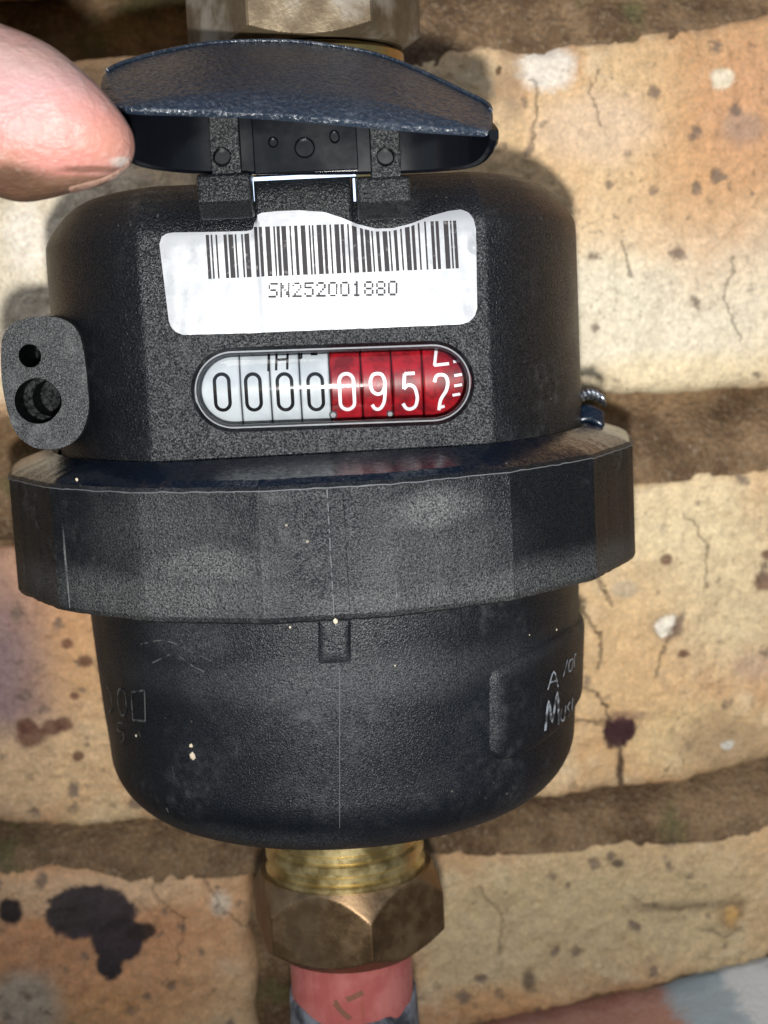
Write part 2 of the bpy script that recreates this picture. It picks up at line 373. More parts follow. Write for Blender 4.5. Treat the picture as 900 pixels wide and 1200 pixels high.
# upper course
brick(line([(320, 66), (467, 60), (560, 53), (600, 50), (640, 56), (680, 49), (733, 42), (800, 31), (900, 16), (1000, 2)])+[(.3, .0625)], [(-.1, -.0255), (.03, -.0245)]+line([(700, 462), (800, 462), (905, 455)])+[(.3, -.020)],
      PX+.005, PX+.225, 380, 130, 1, chips=((WP(600, 75)[0], WP(600, 75)[1], .010, .0014),))
brick([(-.5, .052)]+line([(-20, 66), (60, 70), (110, 66), (160, 63), (200, 64), (330, 65)]), [(-.5, -.026)]+line([(-30, 500), (5, 492), (120, 480)])+[(0, -.0250)], PX-.225, PX-.005, 340, 110, 2)
# middle course
brick([(-.3, -.0540)]+line([(-40, 655), (5, 642), (60, 632)])+[(0, -.046)]+line([(700, 562), (760, 560), (850, 548), (905, 545)])+[(.3, -.040)],
      [(-.3, -.1190)]+line([(-30, 968), (60, 972), (200, 964)])+[(0, -.1175)]+line([(640, 938), (700, 928), (800, 922), (850, 905), (905, 892)])+[(.3, -.1135)], XL, XR-.005, 420, 120, 3)
# lower course
zlow = line([(300, 1270), (560, 1206), (750, 1164), (905, 1126)])
brick(line([(345, 1000), (520, 996), (600, 998), (660, 990), (760, 980), (830, 988), (905, 964)])+[(.3, -.128)], [(-.1, -.178)]+zlow+[(.3, -.135)], PX+.005, PX+.225, 380, 80, 4)
brick([(-.4, -.1330)]+line([(-20, 1022), (60, 1016), (130, 1026), (200, 1018), (290, 1016)]), [(-.4, -.208), (0, -.208)], PX-.225, PX-.005, 340, 100, 5)
# courses and bricks beyond the picture, coarser
for (xa, xb, za, zb, sd) in ((XR+.005, XR+.225, -.1160, -.0415, 11), (XL-.23, XL-.01, -.1185, -.0530, 12), (PX+.235, PX+.45, -.0215, .0610, 13), (PX-.455, PX-.235, -.0262, .052, 14),
                             (XL, XR-.01, .0790, .150, 15), (XR, XR+.22, .0800, .150, 16), (XL-.23, XL-.01, .0790, .150, 17), (PX-.225, PX-.005, .160, .235, 18), (PX+.005, PX+.225, .160, .235, 19),
                             (PX-.455, PX-.235, -.208, -.133, 20)):
    brick([(xa, zb), (xb, zb)], [(xa, za), (xb, za)], xa, xb, 40, 18, sd)
# the projecting brick at the foot, its top face climbing to the right
LG = WY-.034
def sill():
    v = []; xs = np.linspace(-.035, .21, 120); f = []
    prof = [(.05, 0), (.0, 0), (-.012, 0), (-.026, -.0002), (-.031, -.0012), (-.034, -.004), (-.035, -.010), (-.035, -.07), (.05, -.07)]
    for x in xs:
        z0 = interp(x, zlow+[(.3, -.128)])-.0014
        for k, (dy, dz) in enumerate(prof):
            nn = .0012*mnoise.noise(Vector((x*60, dy*60, dz*60+3)))+.0006*mnoise.noise(Vector((x*220, dy*220, dz*200)))
            v.append((x, WY+dy+(nn if dz < 0 else 0), z0+dz+(nn if dy < .03 and dz > -.06 else 0)))
    n = len(prof)
    for i in range(len(xs)-1):
        for k in range(n): a = i*n+k; b = i*n+(k+1) % n; f.append((a, b, b+n, a+n))
    f.append(tuple(range(n))); f.append(tuple((len(xs)-1)*n+k for k in range(n)))
    M = Mat('painted_brick')
    e = M.noise(90, 5, .65); n3 = M.noise(800, 3, .7)
    col = M.mix(M.ramp(M.noise(30, 4), .4, .62), (.34, .12, .07), (.52, .27, .19)); col = M.mix(M.ramp(n3, .4, .7, 0, .4), col, (.6, .42, .33))
    p = W(860, 1180, WY-.01); 
    col = M.mix(M.blob((p.x+.006, p.z), (.020, .02), .15, .5, e), col, (.42, .50, .53)); col = M.mix(M.math('MULTIPLY', M.blob((p.x+.010, p.z), (.010, .03), .2, .8, e), .8), col, (.80, .82, .80))
    col = M.mix(M.blob((p.x+.012, p.z), (.003, .004), .2, .8, e), col, (.03, .22, .22))
    M.set(Base_Color=col, Roughness=.85, Normal=M.bump(M.math('ADD', e, M.math('MULTIPLY', n3, .5)), .001))
    return part('brick', v, f, M.m, wall, angle=50)
set_tag(sill(), 'projecting reddish brick splashed with pale blue paint')
# mortar: one recessed rough sheet
def mortar():
    def fn(u, v_):
        x = -.30+.68*u; z = -.21+.45*v_
        hole = min(1, max(0, (z-.046)/.004))*min(1, max(0, (.016-x+.004*mnoise.noise(Vector((z*200, 1, 1))))/.006))
        zl, zh = None, None
        if x < PX: J = ((-.0262, -.0480), (-.1180, -.1330))
        else: J = ((-.0248, -.0425), (-.1165, -.1315))
        dep = .0060
        for (hi, lo_) in J:
            if lo_-.004 < z < hi+.004: t = min(1, max(0, (z-lo_)/(hi-lo_))); dep = .0010+.0120*t*t*(3-2*t)
        if z > .047: t = min(1, max(0, (z-.055)/.018)); dep = .0015+.009*t
        y = WY+dep+.046*hole+.0022*mnoise.noise(Vector((x*35, z*35, 4)))+.0014*mnoise.noise(Vector((x*120, z*120, 8)))+.0008*mnoise.noise(Vector((x*380, z*380, 2)))
        return (x, y, z)
    v, f = grid(560, 380, fn)
    n = len(v); r = [(-.3, WY+.06, -.21), (.38, WY+.06, -.21), (.38, WY+.06, .24), (-.3, WY+.06, .24)]
    v += r; f.append((n, n+1, n+2, n+3))
    return part('mortar', v, f, M_mortar, wall, angle=70)
mortar()

# ================================================================ pipework
def metal(name, a, b, rough=.3, metallic=1., grime=(.05, .035, .02), g=.5, bump=.00008, sc=200):
    M = Mat(name); n = M.noise(sc, 5, .65); n2 = M.noise(60, 4, .6)
    col = M.mix(M.ramp(n, .35, .65), a, b); gr = M.math('MULTIPLY', M.ramp(n2, .5, .66), g)
    col = M.mix(gr, col, grime)
    M.set(Base_Color=col, Metallic=M.math('SUBTRACT', metallic, M.math('MULTIPLY', gr, .6), True), Roughness=M.math('ADD', rough, M.math('MULTIPLY', M.ramp(n, .3, .7), .18), True), Normal=M.bump(M.math('ADD', n, M.noise(1500, 2)), bump)); return M.m
M_bronze = metal('old_bronze', (.20, .125, .065), (.32, .21, .115), .36, .85, g=.75, bump=.00003)
M_brass = metal('bright_brass', (.62, .47, .20), (.80, .66, .34), .30, .95, g=.02, bump=.00001)
M_gold = metal('yellow_brass', (.50, .32, .10), (.58, .38, .14), .28, .9, g=.3, bump=.00002)
M_topnut = metal('dull_brass', (.15, .115, .070), (.10, .072, .042), .48, .6, (.35, .33, .29), .5)
LX, LYc = -.0010, 0.
def shift(vf, dx=LX, dy=0.): return [(x+dx, y+dy, z) for x, y, z in vf[0]], vf[1]
def hexr(t, apo, t0):
    a = (t-t0) % (math.pi/3); return apo/math.cos(a-math.pi/6)
low = thing('brass_union', (LX, 0, -.132), 'lower brass union with a weathered brown hexagon nut under the meter bowl', 'pipe fitting')
o = part('tailpiece', *shift(lathe([(.0120, -.082), (.0155, -.082), (.0155, -.1035), (.0149, -.1040), (.0149, -.1052), (.0156, -.1058), (.0156, -.1075), (.0150, -.1080), (.0150, -.1093), (.0158, -.1099), (.0158, -.122), (.0120, -.122)], 128)), M_brass, low, angle=25)
APO, T0 = .0171, R(12)
def nut_low():
    zs = list(np.linspace(-.1105, -.1270, 56))
    def rad(t, r_, z):
        h = hexr(t, APO, T0)
        a = .0169+(-.1105-z)*.55; b = .0146+(z+.1270)*1.25
        return min(h, a, b)
    prof = [(.0160, -.1170), (.0160, -.1107)]+[(None, float(z)) for z in zs]+[(.0128, -.1272), (.0122, -.1260)]
    def rr(t, r_, z): return r_ if r_ else rad(t, r_, z)
    v, f = lathe(prof, 288, rr, cap=(True, True)); return v, f
part('union_nut', *shift(nut_low()), M_bronze, low, angle=18)

pipe = thing('water_pipe', (LX, 0, -.24), 'vertical pipe with a faded pink sleeve and scuffed grey wrap, leaving the lower nut', 'pipe')
Mp = Mat('pink_sleeve'); n = Mp.noise(130, 4, .6); sv = Mp.noise(1, 3, .6, vec=Mp.scalev((500, 300, 60)))
c = Mp.mix(Mp.ramp(n, .35, .65), (.46, .115, .10), (.58, .19, .165)); c = Mp.mix(Mp.math('MULTIPLY', Mp.ramp(sv, .55, .7), .5), c, (.34, .10, .06))
Mp.set(Base_Color=c, Roughness=.45, Normal=Mp.bump(Mp.math('ADD', n, sv), .0002))
part('pink_sleeve', *shift(lathe([(.0122, -.120), (.0122, -.24)], 96)), Mp.m, pipe)
Mg = Mat('grey_wrap'); n = Mg.noise(150, 5, .65)
c = Mg.mix(Mg.ramp(n, .42, .6), (.035, .038, .045), (.17, .18, .20)); Mg.set(Base_Color=c, Roughness=.6, Normal=Mg.bump(n, .0008))
def wrap():
    def rr(t, r_, z):
        top = -.1420+.0040*(1-math.cos(t+.25))*-.5*-1+.0007*math.sin(5*t)+.0005*math.sin(11*t+1)   # dips at the front
        top = -.1392+.0052*(1-math.cos(t-.1))/2+.0006*math.sin(5*t)+.0004*math.sin(13*t+1)
        return (r_+.0004*mnoise.noise(Vector((math.sin(t)*2, math.cos(t)*2, z*120))), top if z > -.15 else z)
    return lathe([(.0124, -.1390), (.0128, -.1425), (.0131, -.152), (.0131, -.17), (.0131, -.24)], 128, rr)
v, f = wrap()
# give the second ring a place just under the torn edge
n_ = 128
v = [(p[0], p[1], (v[i-n_][2]-.0006 if n_ <= i < 2*n_ else p[2])) for i, p in enumerate(v)]
part('grey_wrap', *shift((v, f)), Mg.m, pipe, angle=60)
mb = MB(); pc = W(408, 1178, -.0125)
def pm(u, vv):
    x = pc.x-LX+u; return (LX+x, -math.sqrt(max(.01228**2-x*x, 1e-8)), pc.z+vv)
ribbon([(.0030, .0022), (.0005, .0012), (-.0026, .0002)], .0011, pm, mb); ribbon([(-.0026, .0002), (-.0012, -.0016), (.0003, -.0030)], .0011, pm, mb)
Mk = Mat('brown_mark'); Mk.set(Base_Color=(.24, .10, .06), Roughness=.6)
mb.build('printed_mark', Mk.m, pipe)

top = thing('brass_fitting', (-.0002, 0, .02), 'upper brass fitting with a chalk-stained hexagon nut above the open lid', 'pipe fitting')
def nut_top():
    zs = [.0452+.00012*k for k in range(26)]+[.052, .070]
    def rr(t, r_, z):
        if r_: return r_
        return min(hexr(t, .0186, R(-27)), .0178+(z-.0452)*1.6)
    return lathe([(.013, .0460), (.0172, .0452)]+[(None, float(z)) for z in zs]+[(.013, .0702)], 288, rr)
part('hexagon_nut', *shift(nut_top(), 0), M_topnut, top, angle=18)
part('flange', *lathe([(.012, .0365), (.0168, .0365), (.0175, .0372), (.0175, .0392), (.0160, .0400), (.0160, .0412), (.0180, .0420), (.0180, .0440), (.0165, .0448), (.012, .0448)], 128), M_gold, top, angle=25)
part('tailpiece', *lathe([(.0135, .0195), (.0135, .0455)], 96), M_brass, top)
part('pipe', *lathe([(.0115, .0650), (.0115, .22)], 96), metal('dull_copper', (.35, .17, .09), (.22, .12, .07), .4), top)

# ================================================================ the meter
meter = thing('water_meter', (0, 0, -.095), 'black plastic water meter with raised lid, white barcode sticker and red and white number wheels', 'water meter')
dustspots = [(W(510, 598, -.055).x, W(510, 598, -.055).z, .006, .003, 1.), (W(500, 620, -.055).x, W(500, 660, -.055).z, .012, .008, .45), (W(230, 665, -.055).x, W(230, 665, -.055).z, .011, .0035, .8),
             (W(170, 690, -.05).x, W(170, 700, -.05).z, .02, .004, .8), (W(600, 680, -.05).x, W(560, 690, -.05).z, .03, .0035, .7), (W(180, 620, -.05).x, W(180, 620, -.05).z, .010, .008, .4), (W(115, 610, -.05).x, W(105, 560, -.05).z, .004, .003, .5)]
M_body = plastic('black_plastic_housing', (.0034, .0043, .0058), .34, 2300, .00018, .30, scratch=.6, spec=.55)
M_ring = plastic('black_plastic_collar', (.0034, .0045, .0062), .38, 2600, .00013, .50, dustspots, .9, spec=.40)
M_low = plastic('black_plastic_bowl', (.0038, .0052, .0075), .44, 2800, .00009, .40, [(W(220, 760, -.046).x, W(220, 760, -.046).z, .007, .004, .5), (.0, -.062, .03, .004, .5), (.02, -.094, .03, .003, .6), (-.02, -.092, .03, .003, .6)], .9, dustcol=(.15, .155, .16))
M_lid = plastic('sky_tinted_lid_plastic', (.010, .0160, .026), .27, 1000, .00026, .20, scratch=.3, spec=.9, dustcol=(.26, .29, .33))  # black lid; bluish base and dust tone carry the sky's reflection as colour
M_gloss = plastic('smooth_black_plastic', (.0024, .003, .0045), .15, 500, .000004, .015, scratch=.4, spec=.25)
M_hinge = plastic('grained_black_plastic', (.004, .005, .006), .32, 2300, .00016, .15, scratch=.2, spec=.4)
M_lug = plastic('grey_black_lug_plastic', (.012, .0135, .015), .46, 2600, .00010, .8, scratch=.4, dustcol=(.22, .23, .23))

M_hole = plastic('shaded_hole_plastic', (.002, .0025, .003), .5, 900, .00004, .05, scratch=0, spec=.12)  # darker plastic inside the holes, their shade put into the colour
FY = -.0402
SHO = [(.0490, -.0300), (.0490, .0100), (.0489, .0118), (.0486, .0126), (.0478, .0140), (.0466, .0156), (.0450, .0173), (.0432, .0187), (.0412, .0197), (.0390, .0203), (.0355, .0206), (.0300, .0207)]
SHO_R = [(z, r) for r, z in SHO]
def inset(z): return .0490-interp(z, SHO_R) if z > .010 else 0.
def house_rad(t, r_, z):
    ins = .0490-r_; d = -FY-ins*1.12; c = math.cos(t)
    r2 = r_
    if c > .05: r2 = min(r_, d/c)
    return r2
prof = [(.0490, -.0300)]
for a, b in zip(SHO[:-1], SHO[1:]):
    for k in range(1, 4): prof.append((a[0]+(b[0]-a[0])*k/3, a[1]+(b[1]-a[1])*k/3))
prof += [(.0140, .0208), (.0140, .0188)]
house = part('upper_housing', *shift(lathe(prof, 720, house_rad), -.0007), M_body, meter, angle=24)
def face_y(x, z, off=0.):
    """front of the housing (with the hinge boss) at x, z"""
    y = FY+inset(z)*1.12
    if BX0 < x < BX1: y = min(y, BOSSY)
    return y-off
BX0, BX1, BOSSY = W(298, 240, FY).x, W(413, 240, FY).x, FY-.00006
# capsule window
WC = W(390.5, 453, FY); TILT = R(-1.0); WH, WR = .0163, .00605
def wl(u, v, y): return (WC.x+u*math.cos(TILT)-v*math.sin(TILT), y, WC.z+u*math.sin(TILT)+v*math.cos(TILT))
def capsule(r, n=24):
    p = []
    for k in range(n+1): a = -math.pi/2+math.pi*k/n; p.append((WH+r*math.cos(a), r*math.sin(a)))
    for k in range(n+1): a = math.pi/2+math.pi*k/n; p.append((-WH+r*math.cos(a), r*math.sin(a)))
    return p
def prism(outline, fn, y0, y1, name='cutter', mat=None, parent=None, keep=False):
    n = len(outline); v = [fn(u, w_, y0) for u, w_ in outline]+[fn(u, w_, y1) for u, w_ in outline]
    f = [tuple(range(n)), tuple(range(n, 2*n))]+[(i, (i+1) % n, n+(i+1) % n, n+i) for i in range(n)]
    return part(name, v, f, mat or M_body, parent, smooth=False)
# bevelled mouth then straight pocket
cut = prism(capsule(WR+.0001), wl, FY-.004, FY+.030)
o1 = capsule(WR+.0016); o2 = capsule(WR+.0002)
n = len(o1); v = [wl(a, b, FY-.0006) for a, b in capsule(WR+.0012)]+[wl(a, b, FY+.0012) for a, b in o2]
cut2 = part('cutter', v, [tuple(range(n)), tuple(range(n, 2*n))]+[(i, (i+1) % n, n+(i+1) % n, n+i) for i in range(n)], M_body, None, smooth=False)
cutout(house, [cut2, cut])

# hinge boss between the clips
def boss():
    z0, z1 = .0114, .0208
    prof = [(BOSSY+.004, z0), (BOSSY, z0), (BOSSY, .0150), (BOSSY+.0002, .0172), (BOSSY+.0008, .0188), (BOSSY+.0019, .0201), (BOSSY+.0034, .0208), (BOSSY+.010, .0209), (BOSSY+.010, z0)]
    v = []; f = []
    for x in (BX0, BX1): v += [(x, y, z) for y, z in prof]
    n = len(prof); f = [tuple(range(n)), tuple(range(n, 2*n))]+[(i, (i+1) % n, n+(i+1) % n, n+i) for i in range(n)]
    return part('hinge_boss', v, f, M_hinge, meter, smooth=True, angle=40)
bevel(boss(), .0006)
def boss_y(z): return interp(z, [(-1, BOSSY), (.0150, BOSSY), (.0172, BOSSY+.0002), (.0188, BOSSY+.0008), (.0201, BOSSY+.0019)])

def WS(px, py, off=0.):
    """pixel to point on the front of the housing, shoulder and boss included"""
    y = FY
    for _ in range(12): p = W(px, py, y); y = face_y(p.x, p.z) if not (BX0 < p.x < BX1) else min(FY+inset(p.z)*1.12, boss_y(p.z))
    return Vector((p.x, y-off, p.z))

# --- serial sticker
TOPL = [(187, 286), (189, 278), (195, 274), (203, 272.5), (240, 272), (288, 271), (296, 269.5), (298.5, 262), (300, 253), (306, 249.5), (325, 247.5), (350, 246.5), (380, 248.5), (400, 255), (418, 262.5), (440, 268), (460, 267.5), (482, 262), (505, 253), (525, 247.5), (540, 245.5), (549, 249), (555, 257), (557.5, 268)]
BOTL = [(198, 376), (201, 384), (207, 389.5), (215, 392.5), (300, 390), (380, 386.5), (460, 383.5), (520, 381), (540, 380), (549, 377.5), (556, 371), (559, 361)]
def curve_at(pts, s):
    d = [0]
    for a, b in zip(pts[:-1], pts[1:]): d.append(d[-1]+math.hypot(b[0]-a[0], b[1]-a[1]))
    return float(np.interp(s*d[-1], d, [p[0] for p in pts])), float(np.interp(s*d[-1], d, [p[1] for p in pts]))
def by_x(pts, x): return interp(x, pts)
def sticker():
    # columns share x except near the corners, so the ruled strips stay upright
    n = 140; nv = 46; v = []
    for j in range(nv):
        for i in range(n):
            s = i/(n-1)
            xt = 187+(557.5-187)*s; xb = 198+(559-198)*s
            yt = by_x(TOPL, xt); yb = by_x(BOTL, xb); t = j/(nv-1)
            px = xt+(xb-xt)*t; py = yt+(yb-yt)*t
            # tear at the right edge
            p = WS(px, py, .00028)
            wr = .00006*mnoise.noise(Vector((p.x*150, p.z*150, 1)))+.00004*mnoise.noise(Vector((p.x*500, p.z*300, 4)))
            lift = .0006*max(0, 1-math.hypot(px-556, (py-290))/9)
            v.append((p.x, p.y+wr-lift, p.z))
    f = []
    for j in range(nv-1):
        for i in range(n-1): a = j*n+i; f.append((a, a+1, a+1+n, a+n))
    m0 = len(v); v += [(x, y+.00016, z) for x, y, z in v[:m0]]
    rim = list(range(n))+[j*n+n-1 for j in range(1, nv)]+[(nv-1)*n+i for i in range(n-2, -1, -1)]+[j*n for j in range(nv-2, 0, -1)]
    for k in range(len(rim)): a, b = rim[k], rim[(k+1) % len(rim)]; f.append((a, b, b+m0, a+m0))
    M = Mat('white_vinyl'); nn = M.noise(300, 4, .6); sv = M.noise(1, 3, .6, vec=M.scalev((160, 10, 900)))
    col = M.mix(M.ramp(M.noise(80, 4), .5, .7, 0, .35), (.285, .298, .316), (.235, .246, .260)); col = M.mix(M.math('MULTIPLY', M.ramp(M.noise(700, 3), .62, .7), .35), col, (.22, .23, .24))
    M.set(Base_Color=col, Roughness=M.ramp(M.noise(260, 4, .7), .35, .65, .22, .42), Normal=M.bump(M.math('ADD', M.noise(110, 3), M.math('MULTIPLY', sv, .06)), .00016)); M.b.inputs['Specular IOR Level'].default_value = .3; return part('serial_sticker', v, f, M.m, meter, angle=50)
stick = sticker()
Mi = Mat('faded_black_print'); nn = Mi.noise(900, 3, .6)
Mi.set(Base_Color=Mi.mix(Mi.ramp(nn, .60, .72), (.020, .018, .020), (.12, .11, .115)), Roughness=.55); Mi.b.inputs['Specular IOR Level'].default_value = .12
PAT = {'START': '211214', 'S': '213113', 'N': '113321', '2': '223211', '5': '213212', '0': '123122', '1': '123221', '8': '311222', 'CK': '131321', 'STOP': '2331112'}
seq = ['START']+list('SN252001880')+['CK', 'STOP']
mods = sum(int(c) for k in seq for c in PAT[k]); x = 243.; step = (536-243)/mods; mb = MB()
for k in seq:
    for i, c in enumerate(PAT[k]):
        wd = int(c)*step
        if i % 2 == 0:
            xa, xb = x-.18, x+wd*.94+.1
            for seg in range(6):
                t0, t1 = seg/6, (seg+1)/6
                def bp(xx, t):
                    yt = max(268-(xx-243)*.032, by_x(TOPL, xx)+3.5); yb = 327-(xx-243)*.043
                    return WS(xx+(t-.5)*3.2, yt+(yb-yt)*t, .00042)
                q = [bp(xa, t0), bp(xb, t0), bp(xb, t1), bp(xa, t1)]
                mb.add(q, [(0, 1, 2, 3)])
        x += wd
mb.build('barcode', Mi.m, stick, smooth=False)
G57 = {'S': ['01111', '10000', '10000', '01110', '00001', '00001', '11110'], 'N': ['10001', '11001', '11001', '10101', '10011', '10011', '10001'],
       '2': ['01110', '10001', '00001', '00010', '00100', '01000', '11111'], '5': ['11111', '10000', '11110', '00001', '00001', '10001', '01110'],
       '0': ['01110', '10001', '10001', '10001', '10001', '10001', '01110'], '1': ['00100', '01100', '00100', '00100', '00100', '00100', '01110'],
       '8': ['01110', '10001', '10001', '01110', '10001', '10001', '01110']}
txt = 'SN252001880'; cw = (468-314)/len(txt)
for k, ch in enumerate(txt):
    mb = MB()
    for r_ in range(7):
        for c_ in range(5):
            if G57[ch][r_][c_] == '1':
                u = 314.5+k*cw+c_*cw*.80/5; vv = 331.5-k*.25+r_*17.5/7
                du, dv = cw*.80/5*.98, 17.5/7*.93
                mb.add([WS(u, vv, .00042), WS(u+du, vv, .00042), WS(u+du, vv+dv, .00042), WS(u, vv+dv, .00042)], [(0, 1, 2, 3)])
    mb.build('printed_character', Mi.m, stick, smooth=False)

# --- number wheels
ov = [(.5+.5*math.cos(R(a)), .80+.20*math.sin(R(a))) for a in range(0, 181, 15)]+[(0, .65), (0, .5), (0, .35)]+[(.5+.5*math.cos(R(a)), .20+.20*math.sin(R(a))) for a in range(180, 361, 15)]+[(1, .35), (1, .5), (1, .65), (1, .8)]
ov[-1] = ov[0]
GL = {'0': [ov],
      '9': [[(.98, .62), (.80, .48), (.5, .43), (.18, .49), (.02, .62), (0, .72), (.02, .84), (.2, .97), (.5, 1), (.8, .97), (.98, .84), (1, .7), (.98, .45), (.9, .22), (.7, .06), (.45, 0), (.2, .04), (.05, .14)]],
      '5': [[(.92, 1), (.2, 1)], [(.2, 1), (.10, .58)], [(.10, .58), (.3, .66), (.55, .68), (.85, .60), (1, .40), (1, .24), (.85, .07), (.5, 0), (.2, .04), (0, .17)]],
      '2': [[(.05, .80), (.2, .96), (.5, 1), (.85, .95), (.98, .78), (.85, .55), (.45, .30), (.3, .0)], ]}
Mw = Mat('white_wheel'); Mw.b.inputs['Specular IOR Level'].default_value = .12; Mw.set(Base_Color=Mw.mix(Mw.ramp(Mw.noise(200, 3), .4, .7), (.36, .385, .405), (.29, .315, .335)), Roughness=.35)
Mr = Mat('red_wheel'); Mr.b.inputs['Specular IOR Level'].default_value = .12; Mr.set(Base_Color=Mr.mix(Mr.ramp(Mr.noise(340, 5, .7), .35, .65), (.25, .006, .011), (.10, .003, .006)), Roughness=.32)
Mb = Mat('black_wheel_print'); Mb.set(Base_Color=(.006, .006, .007), Roughness=.6); Mb.b.inputs['Specular IOR Level'].default_value = .05
Mwp = Mat('white_wheel_print'); Mwp.set(Base_Color=(.50, .49, .51), Roughness=.4)
Mgry = Mat('shaft_grey'); Mgry.set(Base_Color=(.09, .09, .10), Roughness=.5)
WRAD = .0125; WYC = FY+.0008+WRAD; WZC = WC.z-.0002
bnd = [226, 282, 317, 352, 387, 424, 460, 496, 556]
cen = [260.5, 297, 334, 370, 406.5, 443, 480, 517]
bx = [W(p, 455, FY+.001).x for p in bnd]; cxs = [W(p, 459, FY+.001).x for p in cen]
def zrow(px, py): return W(px, py, FY+.0012).z
for i in range(8):
    xa, xb = bx[i]+.00006, bx[i+1]-.00006; red = i >= 4
    prof = [(WRAD-.0006, xa), (WRAD-.00015, xa+.0001), (WRAD, xa+.0003), (WRAD, xb-.0003), (WRAD-.00015, xb-.0001), (WRAD-.0006, xb)]
    v = []; f = []; n = 96
    for r_, x_ in prof:
        for k in range(n): a = 2*math.pi*k/n; v.append((x_, WYC-r_*math.cos(a), WZC+r_*math.sin(a)))
    for j in range(len(prof)-1):
        for k in range(n): a = j*n+k; b = j*n+(k+1) % n; f.append((a, b, b+n, a+n))
    f += [tuple(range(n)), tuple((len(prof)-1)*n+k for k in range(n))]
    wheel = part('number_wheel', v, f, Mr.m if red else Mw.m, meter, angle=30)
    set_tag(wheel, ('red' if red else 'white')+' number wheel showing '+('0000095'[i] if i < 7 else 'a digit rolling past 2 beside tick marks'))
    def onw(u, vv, r=WRAD+.00006):
        s = max(-.98, min(.98, vv/r)); return (u, WYC-r*math.sqrt(1-s*s), WZC+vv)
    pr = Mwp.m if red else Mb.m; wid = .00058 if not red else .00056
    ch = '00000952'[i]; zc = zrow(cen[i], 459.5-(cen[i]-260)*.004)-WZC; hh = .0059; ww = .00235
    mb = MB()
    for st in GL[ch]:
        pts = [(cxs[i]+(a-.5)*ww, zc+(b-.5)*hh) for a, b in (st if ch == '0' else smoothline(st, 5) if len(st) > 2 else st)]
        if len(st) == 2: pts = [tuple(np.array(pts[0])*(1-t)+np.array(pts[1])*t) for t in np.linspace(0, 1, 6)]
        if ch == '2': pts = [(a, b-.0002) for a, b in pts]
        ribbon(pts, wid, onw, mb)
    mb.build('digit', pr, wheel, smooth=False)
    def mark(pl, wd=.0004, nm='digit_mark'):
        mb = MB()
        for l in pl:
            l = [tuple(np.array(p_)*(1-t_)+np.array(q_)*t_) for p_, q_ in zip(l[:-1], l[1:]) for t_ in np.linspace(0, .999, 6)]+[l[-1]]
            q = [(W(a, b, FY+.0014).x, W(a, b, FY+.0014).z-WZC) for a, b in l]
            ribbon(q, wd, onw, mb)
        mb.build(nm, pr, wheel, smooth=False)
    if i == 1: mark([[(291, 414.5), (298, 414.5)]], .0005); mark([[(315, 412), (314.6, 435)]])
    if i == 2: mark([[(324, 412), (323.6, 434)], [(337, 411), (336.6, 433)], [(324, 422), (337, 421)]])
    if i == 2: mark([[(351, 414), (351, 419)]], .0003)
    if i == 3: mark([[(353, 413), (353.5, 419), (350.5, 421)]], .0003); mark([[(364, 414.5), (372, 414.3)]], .0006)
    if i == 7:
        mark([[(520, 404), (512, 406), (509, 428), (526, 426)]], .0005)
        for (a, b) in ((533, 413), (531, 424), (532, 440), (532, 452), (530, 463)): mark([[(a, b), (a+9, b-1.5)]], .00045, 'tick_mark')
        mark([[(514, 478), (521, 476)]], .0005)
# dark pinion pins seen between the wheels
for (a, b, rr) in ((390.5, 486, .0007), (457, 485, .0006)):
    p = W(a, b, FY+.0016); v, f = lathe([(rr, 0), (rr, .0012), (rr*.6, .0016)], 20)
    part('pinion', [(p.x+q[0], p.y-q[2]+.001, p.z+q[1]) for q in v], f, Mgry.m, meter)
mb = MB().box(bx[0]-.001, bx[-1]+.001, WYC+.006, WYC+.0066, WC.z-.007, WC.z+.007); mb.build('register_back', Mgry.m, meter, smooth=False)

# --- clear lens
def lens():
    nr = 22; pts = capsule(1, 28); n = len(pts); v = []; f = []; hgt = .0030
    def ring(k):
        r = WR*k; y = FY+.0004-hgt*math.sqrt(max(1-(k*.985)**2, 0))
        out = []
        for a, b in pts:
            u = (a-WH if a > 0 else a+WH)*r+(WH if a > 0 else -WH); out.append(wl(u, b*r, y))
        return out
    ks = [math.sin(math.pi/2*j/nr) for j in range(nr, 0, -1)]+[.004]
    for k in ks: v += ring(k)
    for j in range(len(ks)-1):
        for i in range(n): a = j*n+i; b = j*n+(i+1) % n; f.append((a, b, b+n, a+n))
    f.append(tuple((len(ks)-1)*n+i for i in range(n)))
    M = Mat('clear_window'); t = M.t
    tr = t.nodes.new('ShaderNodeBsdfTransparent'); gl = t.nodes.new('ShaderNodeBsdfGlossy'); fr = t.nodes.new('ShaderNodeFresnel'); mx = t.nodes.new('ShaderNodeMixShader')
    tr.inputs[0].default_value = (.96, .97, .97, 1)
    sc = M.noise(1, 3, .7, vec=M.scalev((900, 1, 60))); nrm = M.bump(M.noise(500, 4, .7), .000012)
    M.put(gl.inputs['Roughness'], M.ramp(M.noise(400, 4, .7), .3, .7, .035, .075)); M.put(gl.inputs['Normal'], nrm); fr.inputs[0].default_value = 1.56
    t.links.new(fr.outputs[0], mx.inputs[0]); t.links.new(tr.outputs[0], mx.inputs[1]); t.links.new(gl.outputs[0], mx.inputs[2]); t.links.new(mx.outputs[0], t.nodes['Material Output'].inputs[0])
    return part('window_lens', v, f, M.m, meter, angle=80)
lens()
Mbz = Mat('clear_rim'); Mbz.set(Base_Color=(.50, .52, .54), Roughness=.12); Mbz.b.inputs['Transmission Weight'].default_value = .55
rimp = capsule(WR-.00005, 28)
